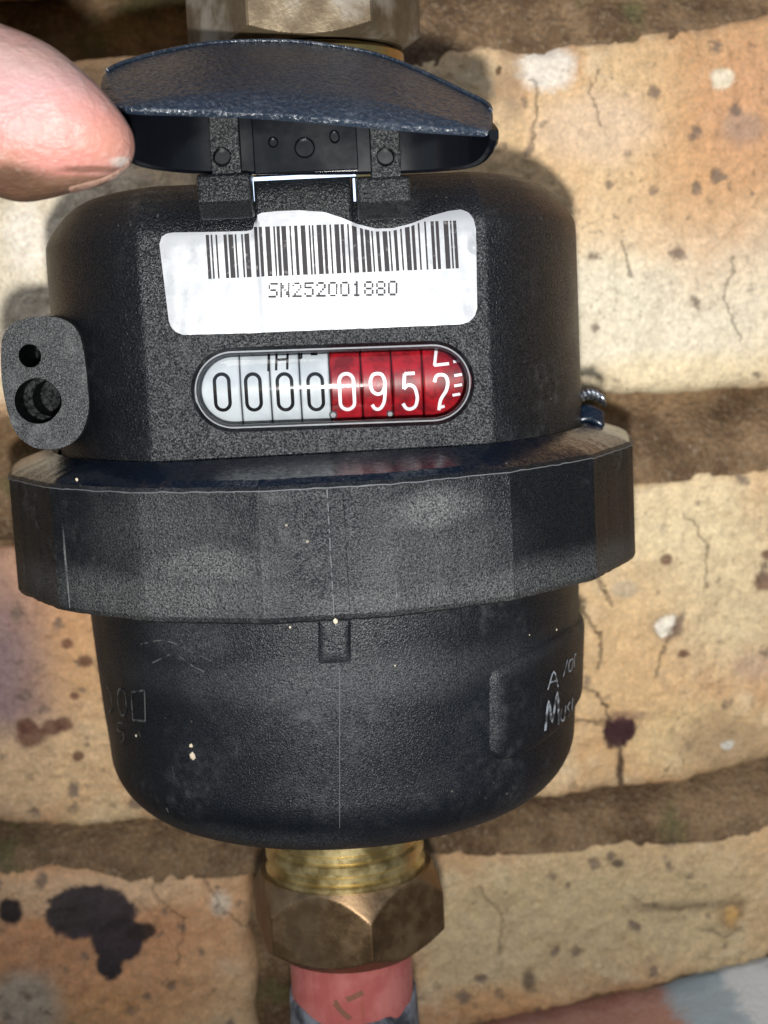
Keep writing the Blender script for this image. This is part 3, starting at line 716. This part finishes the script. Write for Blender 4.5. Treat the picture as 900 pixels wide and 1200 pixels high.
def closed_tube(outline, fn, y, rad, n=10):
    P = [Vector(fn(a, b, y)) for a, b in outline]; N = len(P); v = []; f = []
    for i in range(N):
        d = (P[(i+1) % N]-P[i-1]).normalized(); s = Vector((0, 1, 0)); t = d.cross(s).normalized()
        for k in range(n): a = 2*math.pi*k/n; v.append(P[i]+t*math.cos(a)*rad+s*math.sin(a)*rad)
    for i in range(N):
        for k in range(n): a = i*n+k; b = i*n+(k+1) % n; c = ((i+1) % N)*n; f.append((a, b, c+(k+1) % n, c+k))
    return v, f
part('window_rim', *closed_tube(rimp, wl, FY+.0003, .00034), Mbz.m, meter, angle=80)

# --- collar (eighteen flats)
def collar():
    N = 18*20
    def rr(t, r_, z):
        if r_ == 'in': c = math.cos(t); return min(.0494, (.0409/c) if c > .1 else 1)
        if r_ == 'lip': c = math.cos(t); return min(.0504, (.0440/c) if c > .1 else 1)
        a = math.fmod(t+R(10), R(20))-R(10)
        poly = .0591*(.80*math.cos(R(10))/math.cos(a)+.20*.9945)
        e = .00012*mnoise.noise(Vector((math.sin(t)*40, math.cos(t)*40, 1)))
        q = r_*poly+(e if r_ > .99 else 0)
        zz = z+.00014*mnoise.noise(Vector((math.sin(t)*25, math.cos(t)*25, 7)))*(1 if r_ > .95 else 0)+.00012*mnoise.noise(Vector((math.sin(t)*90, math.cos(t)*90, 7)))
        return q, zz
    prof = [('in', -.0300), ('in', -.0252), ('lip', -.0246), (.965, -.0268), (.990, -.0277), (1.0, -.0284)]
    prof += [(1.0, -.0284-(.0482-.0284)*k/8) for k in range(1, 9)]+[(.992, -.0490), (.965, -.0496), (.80, -.0500), (.80, -.0460)]
    v, f = lathe(prof, N, rr, cap=(False, False)); return shift((v, f), -.0010)
ringo = part('collar', *collar(), M_ring, meter, angle=14)
M_cham = plastic('smooth_sky_tinted_chamfer', (.0030, .0055, .011), .19, 900, .00003, .22, scratch=.8, spec=.6)  # navy base paints the sky's reflection into the upward-facing collar faces
ringo.data.materials.append(M_cham)
for p_ in ringo.data.polygons:
    if p_.center.z > -.0276: p_.material_index = 1
# moulding burr along the upper rim, seam line and raised right-hand flat
Mburr = Mat('plastic_burr'); Mburr.set(Base_Color=(.10, .105, .11), Roughness=.6)
def poly_r(t): a = math.fmod(t+R(370), R(20))-R(10); return .0591*(.80*math.cos(R(10))/math.cos(a)+.20*.9945)
P = []
for k in range(260):
    t = R(-78)+R(156)*k/259; rr_ = poly_r(t)+.00005
    P.append((rr_*math.sin(t)-.0010, -rr_*math.cos(t), -.02835+.00014*mnoise.noise(Vector((math.sin(t)*25, math.cos(t)*25, 7)))+.0001*mnoise.noise(Vector((t*30, 1, 1)))))
part('moulding_burr', *tube(P, lambda s: .00009+.00010*max(0, mnoise.noise(Vector((s*60, 2, 2)))), 6), Mburr.m, meter)
sx = W(387, 640, -.0579).x
def seam(x, z0, z1, yf, nm, wd=.00018, mat=Mburr.m):
    P = [(x+.00008*mnoise.noise(Vector((z*300, x*50, 1))), yf(z), z) for z in np.linspace(z0, z1, 30)]
    return part(nm, *tube(P, wd, 6), mat, meter)
seam(sx, -.0483, -.0286, lambda z: -.05846, 'seam_line', .00010)
# low step to the right of the seam
mb = MB(); x1 = W(404, 600, -.0579).x
v = [(x_, y_, z_) for x_ in (sx, x1) for y_ in (-.0581, -.05849) for z_ in (-.0478, -.0290)]
bevel(mb.add(v, [(0, 1, 3, 2), (4, 6, 7, 5), (0, 4, 5, 1), (2, 3, 7, 6), (0, 2, 6, 4), (1, 5, 7, 3)]).build('alignment_rib', M_ring, meter, smooth=False), .0002)

# --- bowl
zc0 = -.0825
bowlp = [(.0462, -.0440), (.0469, -.0480), (.0467, -.0560), (.0463, -.0640), (.0457, -.0740), (.0452, -.0795)]
for k in range(0, 19):
    a = math.pi/2*k/18; bowlp.append((.0320+.0130*math.cos(a), zc0-.0125*math.sin(a)))
bowlp += [(.016, -.0952), (.016, -.090)]
def bowl_rad(t, r_, z): return r_+.00012*mnoise.noise(Vector((math.sin(t)*3, math.cos(t)*3, z*60)))
bp = [bowlp[0]]
for a, b in zip(bowlp[:-1], bowlp[1:]):
    k_ = 4 if abs(a[1]-b[1]) > .004 else 2
    for k in range(1, k_+1): bp.append((a[0]+(b[0]-a[0])*k/k_, a[1]+(b[1]-a[1])*k/k_))
part('bowl', *lathe(bp, 256, bowl_rad), M_low, meter, angle=40)
BR = [(z, r) for r, z in bowlp[:20]]
BRz = sorted(BR)
def bowl_r(z): return interp(z, BRz)
def BW(px, py, off=0.):
    r_ = .047
    for _ in range(8): p = CYL(px, py, r_); r_ = bowl_r(p.z)+off
    return p
def bowl_pt(t, z, off=0.): r_ = bowl_r(z)+off; return (r_*math.sin(t), -r_*math.cos(t), z)
def th(p): return math.atan2(p.x, -p.y)
# tab under the collar
def patch(name, corners, off, nu, nv, mat, taper=.0006):
    """raised pad on the bowl; corners (theta, z): tl, tr, br, bl"""
    (a, b, c, d) = corners
    def q(u, v_, o):
        t = (a[0]*(1-u)+b[0]*u)*(1-v_)+(d[0]*(1-u)+c[0]*u)*v_; z = (a[1]*(1-u)+b[1]*u)*(1-v_)+(d[1]*(1-u)+c[1]*u)*v_
        return bowl_pt(t, z, o)
    v = []; f = []
    for j in range(nv):
        for i in range(nu):
            u, v_ = i/(nu-1), j/(nv-1); e = min(i, nu-1-i, j, nv-1-j)
            cu, cv = min(u, 1-u)*(nu-1)/2.5, min(v_, 1-v_)*(nv-1)/2.5
            o = -.0003 if e == 0 else off*(.35 if e == 1 else .8 if e == 2 else 1)
            v.append(q(u, v_, o))
    for j in range(nv-1):
        for i in range(nu-1): k = j*nu+i; f.append((k, k+1, k+1+nu, k+nu))
    return part(name, v, f, mat, meter, angle=50)
tp = [BW(371, 722), BW(413, 722), BW(413, 778), BW(371, 780)]
patch('locating_tab', [(th(p), p.z) for p in tp], .0006, 14, 16, M_low)
seamP = [bowl_pt(th(BW(398, y)), BW(398, y).z, .00002) for y in range(784, 972, 6)]
part('seam_line', *tube(seamP, .00006, 6), Mburr.m, meter)
# nameplate pad at the right: rounded outline on the bowl
def pad():
    out = [(571, 800), (574, 788), (583, 778), (600, 768), (630, 754), (650, 744), (668, 733), (674, 731)]
    bt = [(573, 880), (578, 890), (590, 893), (608, 889), (628, 876), (648, 860), (662, 842), (670, 830)]
    t0 = th(BW(571, 830)); t1 = R(112)
    zt = [(th(BW(*p)), BW(*p).z) for p in out]; zb = [(th(BW(*p)), BW(*p).z) for p in bt]
    nu, nv = 60, 26; v = []; f = []
    for j in range(nv):
        for i in range(nu):
            u = i/(nu-1); t = t0+(t1-t0)*u; a = interp(t, zt); b = interp(t, zb); s = j/(nv-1)
            e = min(i, nu-1-i, j, nv-1-j); o = [-.0008, .0007, .0011][e] if e < 3 else .0012
            v.append(bowl_pt(t, a+(b-a)*s, o))
    for j in range(nv-1):
        for i in range(nu-1): k = j*nu+i; f.append((k, k+1, k+1+nu, k+nu))
    return part('nameplate_pad', v, f, M_low, meter, angle=50)
padO = pad()
Mpen = Mat('silver_pen'); Mpen.set(Base_Color=Mpen.mix(Mpen.ramp(Mpen.noise(700, 3), .42, .6), (.34, .37, .40), (.05, .055, .06)), Roughness=.5)
def pen(strokes, nm='handwriting', wd=.00032, off=.00136, parent=padO, mat=None):
    mb = MB()
    for st in strokes:
        st = smoothline(st, 4) if len(st) > 2 else [tuple(np.array(st[0])*(1-t)+np.array(st[1])*t) for t in np.linspace(0, 1, 5)]
        q = [BW(a, b, .001) for a, b in st]; q = [(th(p)*.047, p.z) for p in q]
        ribbon(q, wd, lambda u, z: bowl_pt(u/.047, z, off), mb)
    return mb.build(nm, mat or Mpen.m, parent, smooth=False)
pen([[(640, 808), (647, 787), (652, 805)], [(642, 800), (651, 797)]]); pen([[(658, 793), (663, 773)]]); pen([[(664, 787), (665, 776), (669, 772), (668, 784), (664, 787)]]); pen([[(671, 782), (671, 769), (673, 766)]])
pen([[(637, 856), (641, 822), (645, 845), (651, 812), (653, 848)]], wd=.0007); pen([[(656, 830), (655, 842), (659, 843), (661, 826)]]); pen([[(666, 822), (663, 829), (666, 834), (664, 840)]]); pen([[(669, 818), (668, 834)]], wd=.0004)
Memb = Mat('worn_relief'); Memb.set(Base_Color=Memb.mix(Memb.ramp(Memb.noise(600, 3), .42, .62), (.014, .016, .019), (.085, .09, .09)), Roughness=.5)
E_ = dict(nm='moulded_character', wd=.00035, off=.00022, parent=meter, mat=Memb.m)
pen([[(149, 812), (165, 810)], [(165, 810), (166, 846)], [(166, 846), (151, 845)], [(151, 845), (149, 812)]], **E_)
pen([[(135, 808), (141, 812), (143, 830), (139, 840), (134, 830), (133, 815), (135, 808)]], **E_); pen([[(120, 806), (124, 812), (126, 830), (122, 836)]], **E_)
pen([[(139, 848), (132, 848)], [(132, 848), (133, 857)], [(133, 857), (139, 859), (140, 868), (135, 871)]], **E_); pen([[(158, 858), (160, 865)]], **{**E_, 'wd': .0008})
for yy, o_ in ((752, 0), (768, 1)):
    pen([[(160+o_*14, yy+4+o_*6), (190+o_*10, yy), (222, yy+14), (244, yy+24)]], nm='scratch', wd=.00022, off=.00012, parent=meter, mat=Memb.m)
# small specks of cement stuck to the plastic
Msp = Mat('cement_speck'); Msp.set(Base_Color=(.45, .38, .28), Roughness=.9)
mb = MB()
rs = random.Random(3)
for (px, py, r_) in ((226, 886, .00075), (224, 874, .0004), (578, 819, .0004), (160, 862, .0003), (463, 780, .00018), (652, 738, .0002), (620, 744, .0002), (118, 598, .0004), (90, 562, .0003), (340, 735, .0002), (393, 728, .0005)):
    p = BW(px, py) if py > 735 else CYL(px, py, .0583)
    for _ in range(1):
        bmx = bmesh.new(); bmesh.ops.create_icosphere(bmx, subdivisions=1, radius=r_)
        vs = [(v_.co.x*rs.uniform(.7, 1.1)+p.x, v_.co.y*.5+p.y, v_.co.z*rs.uniform(.8, 1.2)+p.z) for v_ in bmx.verts]; fs = [tuple(q.index for q in f_.verts) for f_ in bmx.faces]; bmx.free(); mb.add(vs, fs)
set_tag(mb.build('cement_specks', Msp.m, meter), kind='stuff')

# --- sealing lug at the left
LUGY = -.0315
ol = smoothline([(1, 420), (3, 396), (14, 380), (35, 372), (60, 371), (80, 377), (92, 390), (98, 412), (102, 445), (104, 478), (98, 502), (86, 518), (66, 526), (42, 525), (24, 514), (13, 496), (6, 470), (2, 445), (1, 420)], 4)[:-1]
def lugfn(u, v_, y): return (u, y, v_)
olw = [(W(a, b, LUGY).x, W(a, b, LUGY).z) for a, b in ol]
lug = prism(olw, lugfn, LUGY, LUGY+.017, 'sealing_lug', M_lug, meter)
def circ(px, py, rpx, n=40, ry=None):
    c = W(px, py, LUGY); r_ = rpx/6.9e3; r2 = (ry or rpx)/6.9e3
    return [(c.x+r_*math.cos(2*math.pi*k/n), c.z+r2*math.sin(2*math.pi*k/n)) for k in range(n)]
off = -lug.parent.location
cs = [prism(circ(35, 417, 13, ry=13.5), lugfn, LUGY-.003, LUGY+.0155, mat=M_hole), prism(circ(44, 470, 26.5), lugfn, LUGY-.003, LUGY+.0080, mat=M_hole), prism(circ(50, 470, 22), lugfn, LUGY-.004, LUGY+.0160, mat=M_hole)]
cutout(lug, cs); bevel(lug, .0007, 3, 40)

# --- seal wire twisted behind the collar at the right
Mwr = metal('seal_wire_metal', (.55, .57, .60), (.35, .38, .42), .25)
base = W(690, 478, -.006)
wirething = thing('seal_wire', (base.x, base.y, -.026), 'twisted silvery seal wire with dark blue tag on the right rim of the collar', 'wire')
for ph in (0, math.pi):
    P = []
    for k in range(70):
        s = k/69; c = W(664+44*s, 480-22*math.sin(s*2.4)+6*s, -.010+.006*s)
        P.append((c.x, c.y+.0007*math.cos(s*26+ph), c.z+.0007*math.sin(s*26+ph)))
    part('wire_strand', *tube(P, .00042, 8), Mwr, wirething)
Mtag = plastic('blue_tag', (.004, .009, .018), .25, 900, .00003, .2)
v, f = grid(14, 8, lambda u, q: (lambda c: (c.x, c.y+.0006*math.sin(u*5), c.z))(W(668+40*u, 500-16*q-10*math.sin(u*3), -.012+.003*q)))
tg = part('wire_tag', v, f, Mtag, wirething); md = tg.modifiers.new('thick', 'SOLIDIFY'); md.thickness = .0012

# --- visor lid
A_, B_, C_ = W(150, 131, -.062), W(575, 155, -.062), W(335, 50, -.030)
LN = (B_-A_).cross(C_-A_).normalized()
if LN.z < 0: LN = -LN
def LP(px, py):
    d = ray(px, py); return CAM+d*((A_-CAM).dot(LN)/d.dot(LN))
def lid_z(x, y): return A_.z-(LN.x*(x-A_.x)+LN.y*(y-A_.y))/LN.z
lo = smoothline([(118, 98), (124, 84), (150, 72), (200, 59), (255, 50.5), (335, 49), (400, 56), (450, 67), (500, 87), (550, 111), (570, 121), (577, 130), (577, 147), (572, 153.5)], 5)
lo += smoothline([(572, 153.5), (520, 150.5), (450, 145), (380, 138.5), (300, 132.5), (220, 129), (150, 126.5), (126, 118), (118, 98)], 5)[1:-1]
OUT = [LP(a, b) for a, b in lo]; cen3 = LP(345, 110)
def lid_shell():
    n = len(OUT); v = []; f = []
    ks = [1, .985, .95, .9, .8, .65, .5, .35, .2, .05]
    def rings(off, hh):
        for k in ks:
            for p in OUT: q = cen3+(p-cen3)*k; v.append(q+LN*(off+hh*(1-k**2.4)-((.00012 if off == 0 else -.0003) if k == 1 else 0)))
    rings(.0, .0016); rings(-.0010, .0008)
    K = len(ks)
    for s in (0, 1):
        for j in range(K-1):
            for i in range(n): a = (s*K+j)*n+i; b = (s*K+j)*n+(i+1) % n; f.append((a, b, b+n, a+n))
        f.append(tuple((s*K+K-1)*n+i for i in range(n)))
    for i in range(n): a, b = i, (i+1) % n; f.append((a, b, K*n+b, K*n+a))
    return part('lid', v, f, M_lid, meter, angle=35)
lid = lid_shell()
arc = [OUT[i] for i in range(5, 56)]
part('rim_lip', *tube([cen3+(p-cen3)*.992+LN*.0002 for p in arc], .00032, 8), M_lid, lid, angle=80)
# inner wall (skirt), curving forward at both ends
SK = [(128, 150, -.0605), (142, 172, -.0590), (158, 189, -.0560), (180, 197, -.0525), (212, 201.5, -.0492), (240, 203, -.0478), (300, 204, -.0474), (360, 204.5, -.0474), (420, 204, -.0474), (482, 202.5, -.0478), (515, 200.5, -.0495), (545, 197, -.0525), (562, 189, -.0560), (571, 176, -.0590), (574, 165, -.0606)]
SK = smoothline(SK, 4)
def skirt():
    v = []; f = []; n = len(SK); pts = []
    for px, py, y in SK: b = W(px, py, y); pts.append(b)
    for i, b in enumerate(pts):
        d = pts[min(i+1, n-1)]-pts[max(i-1, 0)]; d.z = 0; d.normalize(); nrm = Vector((-d.y, d.x, 0))
        if nrm.y < 0 and abs(d.x) > .5: nrm = -nrm
        if abs(d.x) <= .5 and nrm.x*b.x < 0: nrm = -nrm
        th_ = .0014
        zt = lid_z(b.x, b.y)-.0002; o = b+nrm*th_; zo = lid_z(o.x, o.y)-.0002
        zt = max(zt, b.z+.0008); zo = max(zo, b.z+.0008)
        v += [(b.x, b.y, zt), (b.x, b.y, b.z+.0004), (b.x+nrm.x*.0004, b.y+nrm.y*.0004, b.z), (o.x-nrm.x*.0004, o.y-nrm.y*.0004, b.z), (o.x, o.y, b.z+.0004), (o.x, o.y, zo)]
    for i in range(n-1):
        for k in range(6): a = i*6+k; b = i*6+(k+1) % 6; f.append((a, b, b+6, a+6))
    f.append(tuple(range(6))); f.append(tuple((n-1)*6+k for k in range(6)))
    return part('lid_skirt', v, f, M_gloss, lid, angle=20)
skirt()
def px_box(x0, x1, prof, nm, mat, parent, bev=.0004):
    """prof: list of (Y, py) side outline, extruded between pixel columns x0, x1 (measured at the profile's front)"""
    yf = min(p[0] for p in prof); v = []
    for xx in (x0, x1):
        for (Y, py) in prof:
            z = W((x0+x1)/2, py, Y).z; x_ = W(xx, prof[0][1], yf).x; v.append((x_, Y, z))
    n = len(prof); f = [tuple(range(n)), tuple(range(n, 2*n))]+[(i, (i+1) % n, n+(i+1) % n, n+i) for i in range(n)]
    o = part(nm, v, f, mat, parent, smooth=False)
    if bev: bevel(o, bev)
    return o
hp = px_box(293, 416, [(-.0492, 118), (-.0492, 202), (-.0425, 202), (-.0425, 104)], 'hinge_plate', M_gloss, lid, 0)
def hole(px, py, rx, ry, Y, d, n=28, rot=0):
    c = W(px, py, Y); s = (Y+.29)/1785/1.0
    ol_ = [(c.x+(rx*math.cos(a)*math.cos(rot)-ry*math.sin(a)*math.sin(rot))*s, c.z+(ry*math.sin(a)*math.cos(rot)+rx*math.cos(a)*math.sin(rot))*s) for a in [2*math.pi*k/n for k in range(n)]]
    return prism(ol_, lugfn, Y-.002, Y+d, mat=M_hole)
cutout(hp, [hole(357, 173, 10.5, 10.5, -.0492, .0056), hole(320, 166.5, 4.6, 5, -.0492, .0050), hole(392, 160, 4.6, 6.5, -.0492, .0050, rot=.1)]); bevel(hp, .0002, 2, 50)
for (a, b, hx) in ((229, 293, 260), (418, 481, 452)):
    mid = (a+b)/2; dy = 0 if a < 300 else 4
    cl = px_box(a, b, [(-.0512, 203+dy), (-.0520, 236), (-.0478, 257), (-.0400, 257), (-.0440, 203+dy)], 'hinge_clip', M_hinge, lid, .0005)
    st = px_box(mid-18, mid+17, [(-.0508, 122), (-.0508, 206+dy), (-.0446, 206+dy), (-.0446, 108)], 'hinge_strap', M_hinge, lid, 0)
    cutout(st, [hole(hx, 183.5, 9.5, 10, -.0508, .0052)]); bevel(st, .0002, 2, 50)
Ml = Mat('pale_blue_sky_glint'); Ml.set(Base_Color=(.42, .58, .85), Roughness=.3)  # added strips: the sky's gleam in the hinge gap painted as pale blue
px_box(292, 417, [(-.0400, 205), (-.0400, 209.5), (-.0385, 209.5), (-.0385, 205)], 'sky_glint_strip', Ml.m, meter, 0)
for a in (295.5, 414.5): px_box(a-1.3, a+1.3, [(-.0415, 209), (-.0415, 236), (-.0402, 236), (-.0402, 209)], 'sky_glint_strip', Ml.m, meter, 0)

# ================================================================ the hand
HY = -.0745
SL = [(159, 169, 1, .1), (157.5, 168.5, 9, 1.4), (154, 168, 18, 2.8), (148, 166.5, 27, 4.2), (138, 163.5, 38, 5.6), (125, 159, 50, 6.8), (108, 153, 61, 7.8), (88, 146.5, 72, 8.6), (66, 141.5, 83, 9.2), (40, 138, 92, 9.6), (12, 134, 98, 9.9), (-20, 124, 99, 10.0), (-60, 116, 97, 9.8), (-110, 104, 92, 9.4), (-170, 90, 92, 9.6), (-240, 78, 104, 11), (-310, 70, 124, 13), (-380, 70, 150, 14.5), (-430, 74, 120, 11)]
def slice_at(s):
    """s in slice index units; smooth interpolation"""
    i = min(int(s), len(SL)-2); t = s-i; q = [0]*4
    a = SL[max(i-1, 0)]; b = SL[i]; c = SL[i+1]; d = SL[min(i+2, len(SL)-1)]
    for k in range(4):
        q[k] = .5*(2*b[k]+(-a[k]+c[k])*t+(2*a[k]-5*b[k]+4*c[k]-d[k])*t*t+(-a[k]+3*b[k]-3*c[k]+d[k])*t**3)
    return q
def thumb_pt(s, a, off=0.):
    x, y, h, dpt = slice_at(s); c = W(x, y, HY); hz = h*(HY+.29)/1785
    ca, sa = math.cos(a), math.sin(a); e = .92
    return Vector((c.x, HY-(dpt*.001+off)*math.copysign(abs(ca)**e, ca), c.z+(hz+off)*math.copysign(abs(sa)**e, sa)))
def hand():
    n = 64; ns = 90; v = []; f = []
    for j in range(ns):
        s = (len(SL)-1)*j/(ns-1)
        for k in range(n): v.append(thumb_pt(s, 2*math.pi*k/n))
    for j in range(ns-1):
        for k in range(n): a = j*n+k; b = j*n+(k+1) % n; f.append((a, b, b+n, a+n))
    f.append(tuple(range(n))); f.append(tuple((ns-1)*n+k for k in range(n)))
    mb = MB().add(v, f)
    O = W(-400, 74, HY)
    def chain(pts, rs, n=24):
        P = [O+Vector(p) for p in pts]
        Q = smoothline([tuple(p)+(r_,) for p, r_ in zip(P, rs)], 6)
        v_, f_ = tube([q[:3] for q in Q], lambda s: float(np.interp(s, np.linspace(0, 1, len(Q)), [q[3] for q in Q])), n); mb.add(v_, f_)
        for e in (Q[0], Q[-1]):
            b_ = bmesh.new(); bmesh.ops.create_uvsphere(b_, u_segments=20, v_segments=12, radius=e[3]); mb.add([tuple(x_.co+Vector(e[:3])) for x_ in b_.verts], [tuple(q.index for q in f__.verts) for f__ in b_.faces]); b_.free()
    chain([(.004, 0, 0), (-.022, -.004, -.012), (-.052, -.006, -.022), (-.10, -.006, -.030), (-.16, -.006, -.035)], [.013, .020, .026, .024, .026])        # thenar, wrist and forearm
    chain([(-.014, -.004, .018), (-.030, -.004, .012), (-.052, -.004, -.004)], [.014, .018, .022])
    chain([(-.020, -.004, .040), (-.034, -.004, .022), (-.050, -.004, .004)], [.012, .015, .020])
    for i, (dx, dz, l) in enumerate(((-.004, .040, .92), (-.014, .052, 1.), (-.030, .058, .93), (-.046, .052, .74))):      # four curled fingers
        chain([(dx, -.004, dz-.022), (dx+.004, -.008, dz+.008*l), (dx+.012, -.026*l-.006, dz+.022*l), (dx+.016, -.046*l, dz+.010*l), (dx+.014, -.052*l, dz-.010*l)], [.0105, .0092, .0085, .0075, .0066])
    M = Mat('skin'); n1 = M.noise(110, 4, .55); n2 = M.noise(380, 4, .6); ed = M.noise(160, 4, .6)
    col = M.mix(M.ramp(n1, .35, .65), (0.325, 0.150, 0.115), (0.345, 0.215, 0.190))
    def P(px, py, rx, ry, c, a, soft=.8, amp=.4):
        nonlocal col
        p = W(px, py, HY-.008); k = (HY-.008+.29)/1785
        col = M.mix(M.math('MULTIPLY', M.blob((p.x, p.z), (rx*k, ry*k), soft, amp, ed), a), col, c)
    P(60, 165, 100, 40, (0.400, 0.135, 0.105), .75); P(30, 110, 60, 40, (0.380, 0.230, 0.250), .55); P(130, 165, 26, 22, (0.340, 0.160, 0.110), .5); P(60, 60, 70, 26, (0.300, 0.205, 0.170), .5)
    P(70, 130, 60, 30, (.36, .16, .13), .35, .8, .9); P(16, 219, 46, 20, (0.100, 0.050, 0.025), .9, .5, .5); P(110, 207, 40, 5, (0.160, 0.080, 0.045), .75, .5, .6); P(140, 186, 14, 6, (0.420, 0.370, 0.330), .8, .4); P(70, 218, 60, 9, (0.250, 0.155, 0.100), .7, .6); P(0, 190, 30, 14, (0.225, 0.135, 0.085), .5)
    fp = M.noise(1, 2, .5, vec=M.vmath('ADD', M.scalev((900, 900, 2600)), M.vmath('SCALE', M.noise(90, 2, col=True), 8.)))
    col = M.mix(M.ramp(fp, .5, .7, 0, .14), col, (0.430, 0.330, 0.290)); col = M.mix(M.ramp(n2, .55, .7, 0, .25), col, (0.410, 0.330, 0.290))
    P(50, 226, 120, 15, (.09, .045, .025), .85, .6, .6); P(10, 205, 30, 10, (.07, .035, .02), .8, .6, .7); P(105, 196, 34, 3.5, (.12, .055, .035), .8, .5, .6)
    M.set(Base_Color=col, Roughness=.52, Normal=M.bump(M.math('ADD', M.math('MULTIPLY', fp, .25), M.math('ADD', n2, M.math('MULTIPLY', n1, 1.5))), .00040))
    M.b.inputs['Subsurface Weight'].default_value = .25; M.b.inputs['Subsurface Radius'].default_value = (1, .35, .2); M.b.inputs['Subsurface Scale'].default_value = .0022
    o = mb.build('hand', M.m, None)
    md = o.modifiers.new('merge', 'REMESH'); md.mode = 'VOXEL'; md.voxel_size = .00085; md.use_smooth_shade = True
    md = o.modifiers.new('smooth', 'SMOOTH'); md.factor = .5; md.iterations = 6
    dg = bpy.context.evaluated_depsgraph_get(); dg.update(); me = bpy.data.meshes.new_from_object(o.evaluated_get(dg)); o.modifiers.clear(); o.data = me; me.shade_smooth()
    if not me.materials: me.materials.append(M.m)
    return o
ho = hand(); set_tag(ho, 'bare pink hand whose dirty thumb tip holds up the left end of the lid', 'hand')
def nail():
    nu, nv = 30, 18; v = []; f = []
    for j in range(nv):
        for i in range(nu):
            s = 2.4+(8.2-2.4)*i/(nu-1); a = R(-132)+R(66)*j/(nv-1)
            e = abs(j/(nv-1)-.5)*2
            v.append(thumb_pt(s, a, .00015-.0010*max(0, i/(nu-1)-.86)/.14-.0006*e**6-(.0002 if i == 0 else 0)))
    for j in range(nv-1):
        for i in range(nu-1): k = j*nu+i; f.append((k, k+1, k+1+nu, k+nu))
    M = Mat('nail'); n = M.noise(330, 5, .7); M.set(Base_Color=M.mix(M.ramp(n, .46, .62), (.33, .20, .15), (.12, .065, .04)), Roughness=.45)
    o = part('thumbnail', v, f, M.m, ho); md = o.modifiers.new('thick', 'SOLIDIFY'); md.thickness = .0005; md.offset = -1
nail()
